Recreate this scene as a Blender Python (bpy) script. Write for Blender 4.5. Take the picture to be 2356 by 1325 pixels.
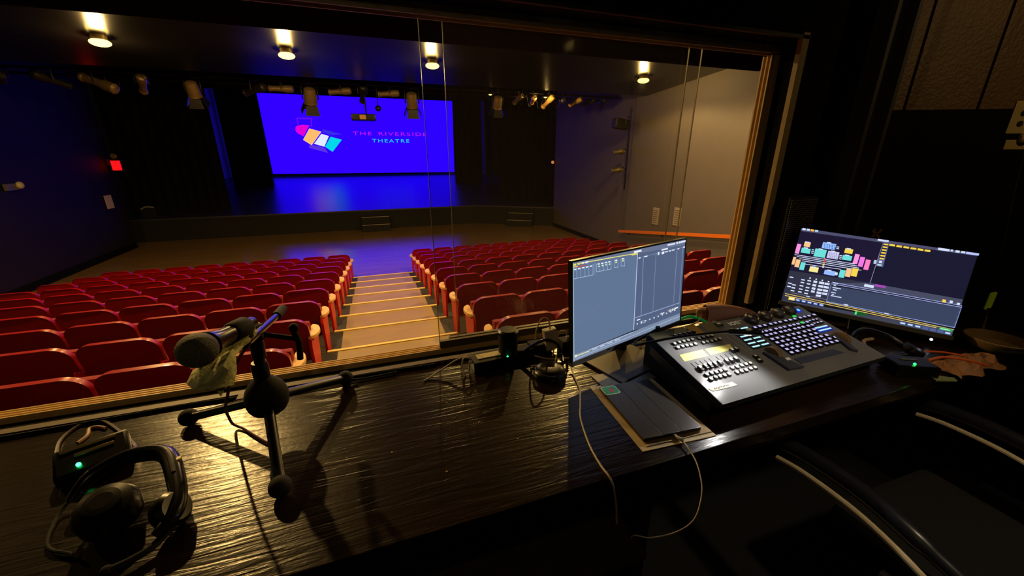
import bpy, bmesh, math, random
from mathutils import Vector, Matrix
random.seed(7)
R_=math.radians
S=bpy.context.scene
for o in list(bpy.data.objects): bpy.data.objects.remove(o)
COL=S.collection
# ---------------------------------------------------------------- camera (eye point = world origin)
cam=bpy.data.cameras.new('camera'); cam.sensor_width=36.0; cam.lens=36.0*899.9/2356
cam.clip_start=.05; cam.clip_end=200
co=bpy.data.objects.new('camera',cam); COL.objects.link(co)
co.rotation_euler=(R_(90-19.026),0,R_(-19.465)); S.camera=co
# ---------------------------------------------------------------- world, exposure
w=bpy.data.worlds.new('world'); S.world=w; w.use_nodes=True
w.node_tree.nodes['Background'].inputs[0].default_value=(.010,.0085,.008,1)
w.node_tree.nodes['Background'].inputs[1].default_value=.1
vs=S.view_settings; vs.view_transform='Standard'; vs.look='None'; vs.gamma=1; vs.use_curve_mapping=False; vs.exposure=0.0
WARM=(1,.62,.20)
def spot(name,loc,to,power,col,angle=150,blend=.6,size=.06):
    l=bpy.data.lights.new(name,'SPOT'); l.energy=power; l.color=col; l.spot_size=R_(angle); l.spot_blend=blend; l.shadow_soft_size=size
    o=bpy.data.objects.new(name,l); o.location=loc; o.rotation_euler=(Vector(to)-Vector(loc)).to_track_quat('-Z','Y').to_euler(); COL.objects.link(o); return o
def arealight(name,loc,to,power,col,sx,sy):
    l=bpy.data.lights.new(name,'AREA'); l.energy=power; l.color=col; l.shape='RECTANGLE'; l.size=sx; l.size_y=sy
    o=bpy.data.objects.new(name,l); o.location=loc; o.rotation_euler=(Vector(to)-Vector(loc)).to_track_quat('-Z','Y').to_euler(); COL.objects.link(o); return o
# house lights: far row (seen) and unseen near lights, most added to light the seat backs
FAR_LAMPS=[(-3.78,8.9,1.66),(-1.15,8.9,1.66),(1.45,8.9,1.66),(6.51,8.9,1.66)]
UNSEEN_LIGHTS=[(-7.0,6.4,1.55,520),(-1.72,4.3,1.50,290),(-2.4,6.5,1.55,60),(3.1,6.1,1.55,520),(6.2,6.1,1.55,350),(4.1,2.4,1.50,150)]
def point(name,loc,power,col,size):
    l=bpy.data.lights.new(name,'POINT'); l.energy=power; l.color=col; l.shadow_soft_size=size
    o=bpy.data.objects.new(name,l); o.location=loc; COL.objects.link(o); return o
for p in FAR_LAMPS: (point('house_light_glow',(p[0],p[1],p[2]-.13),110,WARM,.07),spot('house_and_fill_beam',(p[0],p[1],p[2]-.14),(p[0],p[1],-3),200,WARM,160,.3,.07))
for p in UNSEEN_LIGHTS: spot('house_and_fill_beam',p[:3],(p[0],p[1],-3),p[3],WARM,168,.4,.045)
# booth: small warm lamp behind the operator, high on the right; console lamp lights its own beam further down
spot('booth_door_light',(2.4,-.2,.97),(2.85,.9,.45),15,(1,.64,.26),120,.8,.05)
spot('booth_fill_light',(-.5,-.9,.9),(-.15,.9,-.5),5.5,(1,.74,.42),90,.9,.05)  # added fill from behind the eye point, lifts microphone, tissue and headset
spot('gooseneck_lamp_beam',(1.005,.79,-.512),(.90,.76,-.72),8.5,(1,.97,.90),140,.5,.012)
spot('chair_fill_light',(1.35,-.45,.97),(1.45,.5,-.9),48,(1,.78,.48),44,.8,.06)  # added spot without a fixture, brings out the chair arms

# ---------------------------------------------------------------- materials
def lin(c): return tuple(((v/255)/12.92 if v/255<=.04045 else ((v/255+.055)/1.055)**2.4) for v in c)+(1,)
MATS={}
def mat(name,col,rough=.5,metal=0,spec=.5,noise=0,nscale=20,bump=0,bscale=40,stretch=(1,1,1),emit=None,es=1,coat=0,alpha=None,wave=False):
    if name in MATS: return MATS[name]
    m=bpy.data.materials.new(name); m.use_nodes=True; nt=m.node_tree; N=nt.nodes; L=nt.links
    b=N['Principled BSDF']; c=lin(col) if max(col)>1 or True else col
    b.inputs['Base Color'].default_value=c; b.inputs['Roughness'].default_value=rough; b.inputs['Metallic'].default_value=metal
    b.inputs['Specular IOR Level'].default_value=spec; b.inputs['Coat Weight'].default_value=coat
    if emit: b.inputs['Emission Color'].default_value=lin(emit); b.inputs['Emission Strength'].default_value=es
    if noise or bump:
        tc=N.new('ShaderNodeTexCoord'); mp=N.new('ShaderNodeMapping'); mp.inputs['Scale'].default_value=stretch; L.new(tc.outputs['Object'],mp.inputs['Vector'])
    if noise:
        n=N.new('ShaderNodeTexNoise'); n.inputs['Scale'].default_value=nscale; n.inputs['Detail'].default_value=5; L.new(mp.outputs[0],n.inputs['Vector'])
        r=N.new('ShaderNodeMix'); r.data_type='RGBA'; r.inputs['A'].default_value=tuple(v*(1-noise) for v in c[:3])+(1,); r.inputs['B'].default_value=tuple(min(1,v*(1+noise)) for v in c[:3])+(1,)
        L.new(n.outputs['Fac'],r.inputs['Factor']); L.new(r.outputs['Result'],b.inputs['Base Color'])
    if bump:
        n2=N.new('ShaderNodeTexNoise'); n2.inputs['Scale'].default_value=bscale; n2.inputs['Detail'].default_value=4; n2.inputs['Distortion'].default_value=.6 if wave else 0
        L.new(mp.outputs[0],n2.inputs['Vector']); bp=N.new('ShaderNodeBump'); bp.inputs['Strength'].default_value=bump; bp.inputs['Distance'].default_value=.01
        L.new(n2.outputs['Fac'],bp.inputs['Height']); L.new(bp.outputs[0],b.inputs['Normal'])
    MATS[name]=m; return m
def emat(name,col,s=1,raw=False):
    if name in MATS: return MATS[name]
    m=bpy.data.materials.new(name); m.use_nodes=True; nt=m.node_tree; nt.nodes.clear()
    e=nt.nodes.new('ShaderNodeEmission'); o=nt.nodes.new('ShaderNodeOutputMaterial'); e.inputs[0].default_value=(col+(1,)) if raw else lin(col); e.inputs[1].default_value=s
    nt.links.new(e.outputs[0],o.inputs[0]); MATS[name]=m; return m
def display_mat(name,s):
    m=bpy.data.materials.new(name); m.use_nodes=True; nt=m.node_tree; b=nt.nodes['Principled BSDF']
    a=nt.nodes.new('ShaderNodeAttribute'); a.attribute_name='pixels'; b.inputs['Base Color'].default_value=(.01,.01,.012,1); b.inputs['Roughness'].default_value=.35
    nt.links.new(a.outputs['Color'],b.inputs['Emission Color']); b.inputs['Emission Strength'].default_value=s; return m
def glass_mat():
    m=bpy.data.materials.new('window_glass'); m.use_nodes=True; nt=m.node_tree; nt.nodes.clear(); N=nt.nodes
    o=N.new('ShaderNodeOutputMaterial'); t=N.new('ShaderNodeBsdfTransparent'); t.inputs[0].default_value=(.97,.97,.95,1); g=N.new('ShaderNodeBsdfGlossy'); g.inputs['Roughness'].default_value=.03
    d=N.new('ShaderNodeBsdfDiffuse'); d.inputs[0].default_value=(.6,.5,.4,1)  # warm diffuse share puts a pale haze of light into the pane
    f=N.new('ShaderNodeFresnel'); f.inputs['IOR'].default_value=1.5; ge=N.new('ShaderNodeNewGeometry'); inv=N.new('ShaderNodeMath'); inv.operation='SUBTRACT'; inv.inputs[0].default_value=1; mu=N.new('ShaderNodeMath'); mu.operation='MULTIPLY'; nt.links.new(ge.outputs['Backfacing'],inv.inputs[1]); nt.links.new(inv.outputs[0],mu.inputs[0]); nt.links.new(f.outputs[0],mu.inputs[1]); mx=N.new('ShaderNodeMixShader'); m2=N.new('ShaderNodeMixShader'); m2.inputs[0].default_value=.035
    nt.links.new(t.outputs[0],m2.inputs[1]); nt.links.new(d.outputs[0],m2.inputs[2])
    nt.links.new(mu.outputs[0],mx.inputs[0]); nt.links.new(m2.outputs[0],mx.inputs[1]); nt.links.new(g.outputs[0],mx.inputs[2]); nt.links.new(mx.outputs[0],o.inputs[0]); return m
BLK=mat('black_paint',(4,3,3),.8,spec=.12,noise=.3,nscale=6,bump=.15,bscale=60)
BLKG=mat('black_plastic',(9,9,10),.32)
BLKS=mat('black_soft',(6,6,7),.8)
DKM=mat('dark_metal',(26,24,22),.38,.7)
CLOTH=mat('black_drape',(2,2,2),.95,noise=.3,nscale=30)
WALLG=mat('auditorium_wall_paint',(86,80,76),.62,noise=.08,nscale=3,bump=.12,bscale=90)
WALLD=mat('left_wall_paint',(26,18,32),.6,spec=.28,noise=.1,nscale=3,bump=.1,bscale=90)
CEIL=mat('gloss_black_ceiling',(9,8,9),.23,spec=.5,bump=.05,bscale=8)
LOWC=mat('brown_black_soffit',(14,4,2),1.0,spec=0)
FLOORW=mat('auditorium_floor_boards',(124,96,58),.21,noise=.45,nscale=2.2,stretch=(.6,4,1),bump=.06,bscale=5,spec=.6)
CARP=mat('dark_tread_paint',(40,34,28),.7,noise=.4,nscale=8)
AISLE=mat('aisle_boards',(146,120,64),.42,noise=.22,nscale=3,stretch=(1,5,1),bump=.1,bscale=10)
NOSE=mat('step_nosing',(240,208,120),.35,noise=.15,nscale=10)
STG=mat('stage_gloss_floor',(50,50,66),.30,spec=.8,bump=.06,bscale=4,stretch=(1,3,1))
TRK=mat('window_track',(225,190,120),.45,noise=.12,nscale=14,bump=.1,bscale=30)
TRM=mat('varnished_trim',(160,134,86),.5,noise=.3,nscale=30)
SEATR=mat('red_seat_shell',(142,3,3),.36,noise=.18,nscale=5,coat=.15)
SEATF=mat('red_seat_fabric',(130,14,14),.85,noise=.25,nscale=60)
SEATP=mat('red_side_panel',(190,18,6),.4)
ARMW=mat('pale_wood_armrest',(226,178,104),.4,noise=.15,nscale=30)
WHT=mat('white_plastic',(205,192,170),.4)
CREAM=mat('cream_cable',(190,168,138),.5)
# ---------------------------------------------------------------- mesh builder
class MB:
    def __init__(s): s.bm=bmesh.new(); s.mi=0
    def _f(s,vs,sm=False):
        try: f=s.bm.faces.new(vs)
        except ValueError: return None
        f.material_index=s.mi; f.smooth=sm; return f
    def box(s,c,d,rot=None,bev=0):
        M=Matrix.Translation(Vector(c))@((rot if isinstance(rot,Matrix) else Matrix.Rotation(rot or 0,3,'Z')).to_4x4())
        h=[v/2 for v in d]
        v=[s.bm.verts.new(M@Vector((x*h[0],y*h[1],z*h[2]))) for x in(-1,1) for y in(-1,1) for z in(-1,1)]
        fs=[s._f([v[i] for i in q]) for q in((0,1,3,2),(4,6,7,5),(0,4,5,1),(2,3,7,6),(0,2,6,4),(1,5,7,3))]
        if bev:
            es=list({e for f in fs for e in f.edges})
            r=bmesh.ops.bevel(s.bm,geom=es,offset=bev,segments=2,affect='EDGES',profile=.6)
            for f in r['faces']: f.material_index=s.mi; f.smooth=True
        return s
    def ring(s,c,q,r,n): return [s.bm.verts.new(Vector(c)+q@Vector((math.cos(2*math.pi*i/n)*r,math.sin(2*math.pi*i/n)*r,0))) for i in range(n)]
    def skin(s,rings,cap=True,sm=True):
        n=len(rings[0])
        for a,b in zip(rings,rings[1:]):
            for i in range(n): s._f([a[i],a[(i+1)%n],b[(i+1)%n],b[i]],sm)
        if cap: s._f(rings[0][::-1]); s._f(rings[-1])
        return s
    def cyl(s,a,b,r,r2=None,n=20):
        a,b=Vector(a),Vector(b); q=(b-a).to_track_quat('Z','Y')
        return s.skin([s.ring(a,q,r,n),s.ring(b,q,r if r2 is None else r2,n)])
    def lathe(s,prof,loc=(0,0,0),axis=(0,0,1),n=28):
        q=Vector(axis).to_track_quat('Z','Y'); L=Vector(loc)
        return s.skin([s.ring(L+q@Vector((0,0,z)),q,max(r,.0004),n) for r,z in prof])
    def tube(s,pts,r,n=8,sub=6,closed=False):
        P=[Vector(p) for p in pts]
        if sub>1 and len(P)>2:
            Q=[]
            for i in range(len(P)-1):
                p0=P[max(i-1,0)];p1=P[i];p2=P[i+1];p3=P[min(i+2,len(P)-1)]
                for k in range(sub):
                    t=k/sub; Q.append(.5*((2*p1)+(-p0+p2)*t+(2*p0-5*p1+4*p2-p3)*t*t+(-p0+3*p1-3*p2+p3)*t**3))
            Q.append(P[-1]); P=Q
        rs=[]; up=None
        for i,p in enumerate(P):
            d=(P[min(i+1,len(P)-1)]-P[max(i-1,0)])
            if d.length<1e-7: d=Vector((0,0,1))
            d.normalize()
            if up is None: up=d.orthogonal().normalized()
            up=(up-d*up.dot(d)); up=up.normalized() if up.length>1e-6 else d.orthogonal().normalized()
            w_=d.cross(up); rr=r(i/(len(P)-1)) if callable(r) else r
            rs.append([s.bm.verts.new(p+(up*math.cos(2*math.pi*k/n)+w_*math.sin(2*math.pi*k/n))*rr) for k in range(n)])
        return s.skin(rs)
    def prism(s,pts,vec,bev=0,sm=False):
        a=[s.bm.verts.new(Vector(p)) for p in pts]; b=[s.bm.verts.new(Vector(p)+Vector(vec)) for p in pts]; n=len(a)
        fa=s._f(a[::-1]); fb=s._f(b)
        sd=[s._f([a[i],a[(i+1)%n],b[(i+1)%n],b[i]],sm) for i in range(n)]
        if bev:
            es=list({e for f in (fa,fb) for e in f.edges})
            r=bmesh.ops.bevel(s.bm,geom=es,offset=bev,segments=2,affect='EDGES',profile=.6)
            for f in r['faces']: f.material_index=s.mi; f.smooth=True
        return s
    def sphere(s,c,r,sc=(1,1,1),n=24,m=14,rot=None,zmin=-1):
        q=rot or Matrix.Identity(3); rs=[]
        for j in range(m+1):
            z=zmin+(1-zmin)*(.5-.5*math.cos(math.pi*j/m)) if zmin>-1 else -math.cos(math.pi*j/m)
            rr=math.sqrt(max(0,1-z*z)) or .001
            rs.append([s.bm.verts.new(Vector(c)+q@Vector((rr*r*sc[0]*math.cos(2*math.pi*i/n),rr*r*sc[1]*math.sin(2*math.pi*i/n),z*r*sc[2]))) for i in range(n)])
        return s.skin(rs)
    def quad(s,p,sm=False): s._f([s.bm.verts.new(Vector(q)) for q in p],sm); return s
    def obj(s,name,mats,parent=None):
        bmesh.ops.recalc_face_normals(s.bm,faces=s.bm.faces[:])
        for e in s.bm.edges:
            if len(e.link_faces)==2 and e.calc_face_angle(0)>.62: e.smooth=False
        me=bpy.data.meshes.new(name); s.bm.to_mesh(me); s.bm.free()
        for m in (mats if isinstance(mats,(list,tuple)) else [mats]): me.materials.append(m)
        o=bpy.data.objects.new(name,me); COL.objects.link(o); o.parent=parent; return o
def tag(o,label,cat,group=None,kind=None):
    o['label']=label; o['category']=cat
    if group: o['group']=group
    if kind: o['kind']=kind
    return o
def thing(name,label,cat,loc=(0,0,0),rz=0,group=None):
    o=bpy.data.objects.new(name,None); COL.objects.link(o); o.location=loc; o.rotation_euler=(0,0,rz); o.empty_display_size=.1
    return tag(o,label,cat,group)
def struct(name,mb,m,label=None):
    o=mb.obj(name,m); o['kind']='structure'
    if label: o['label']=label; o['category']=name.split('_')[0]
    return o
def dup(o,parent=None):
    c=o.copy(); COL.objects.link(c); c.parent=parent
    for ch in list(o.children): dup(ch,c)
    return c
ORD=['first','second','third','fourth','fifth','sixth','seventh','eighth','ninth','tenth','eleventh','twelfth']
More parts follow.
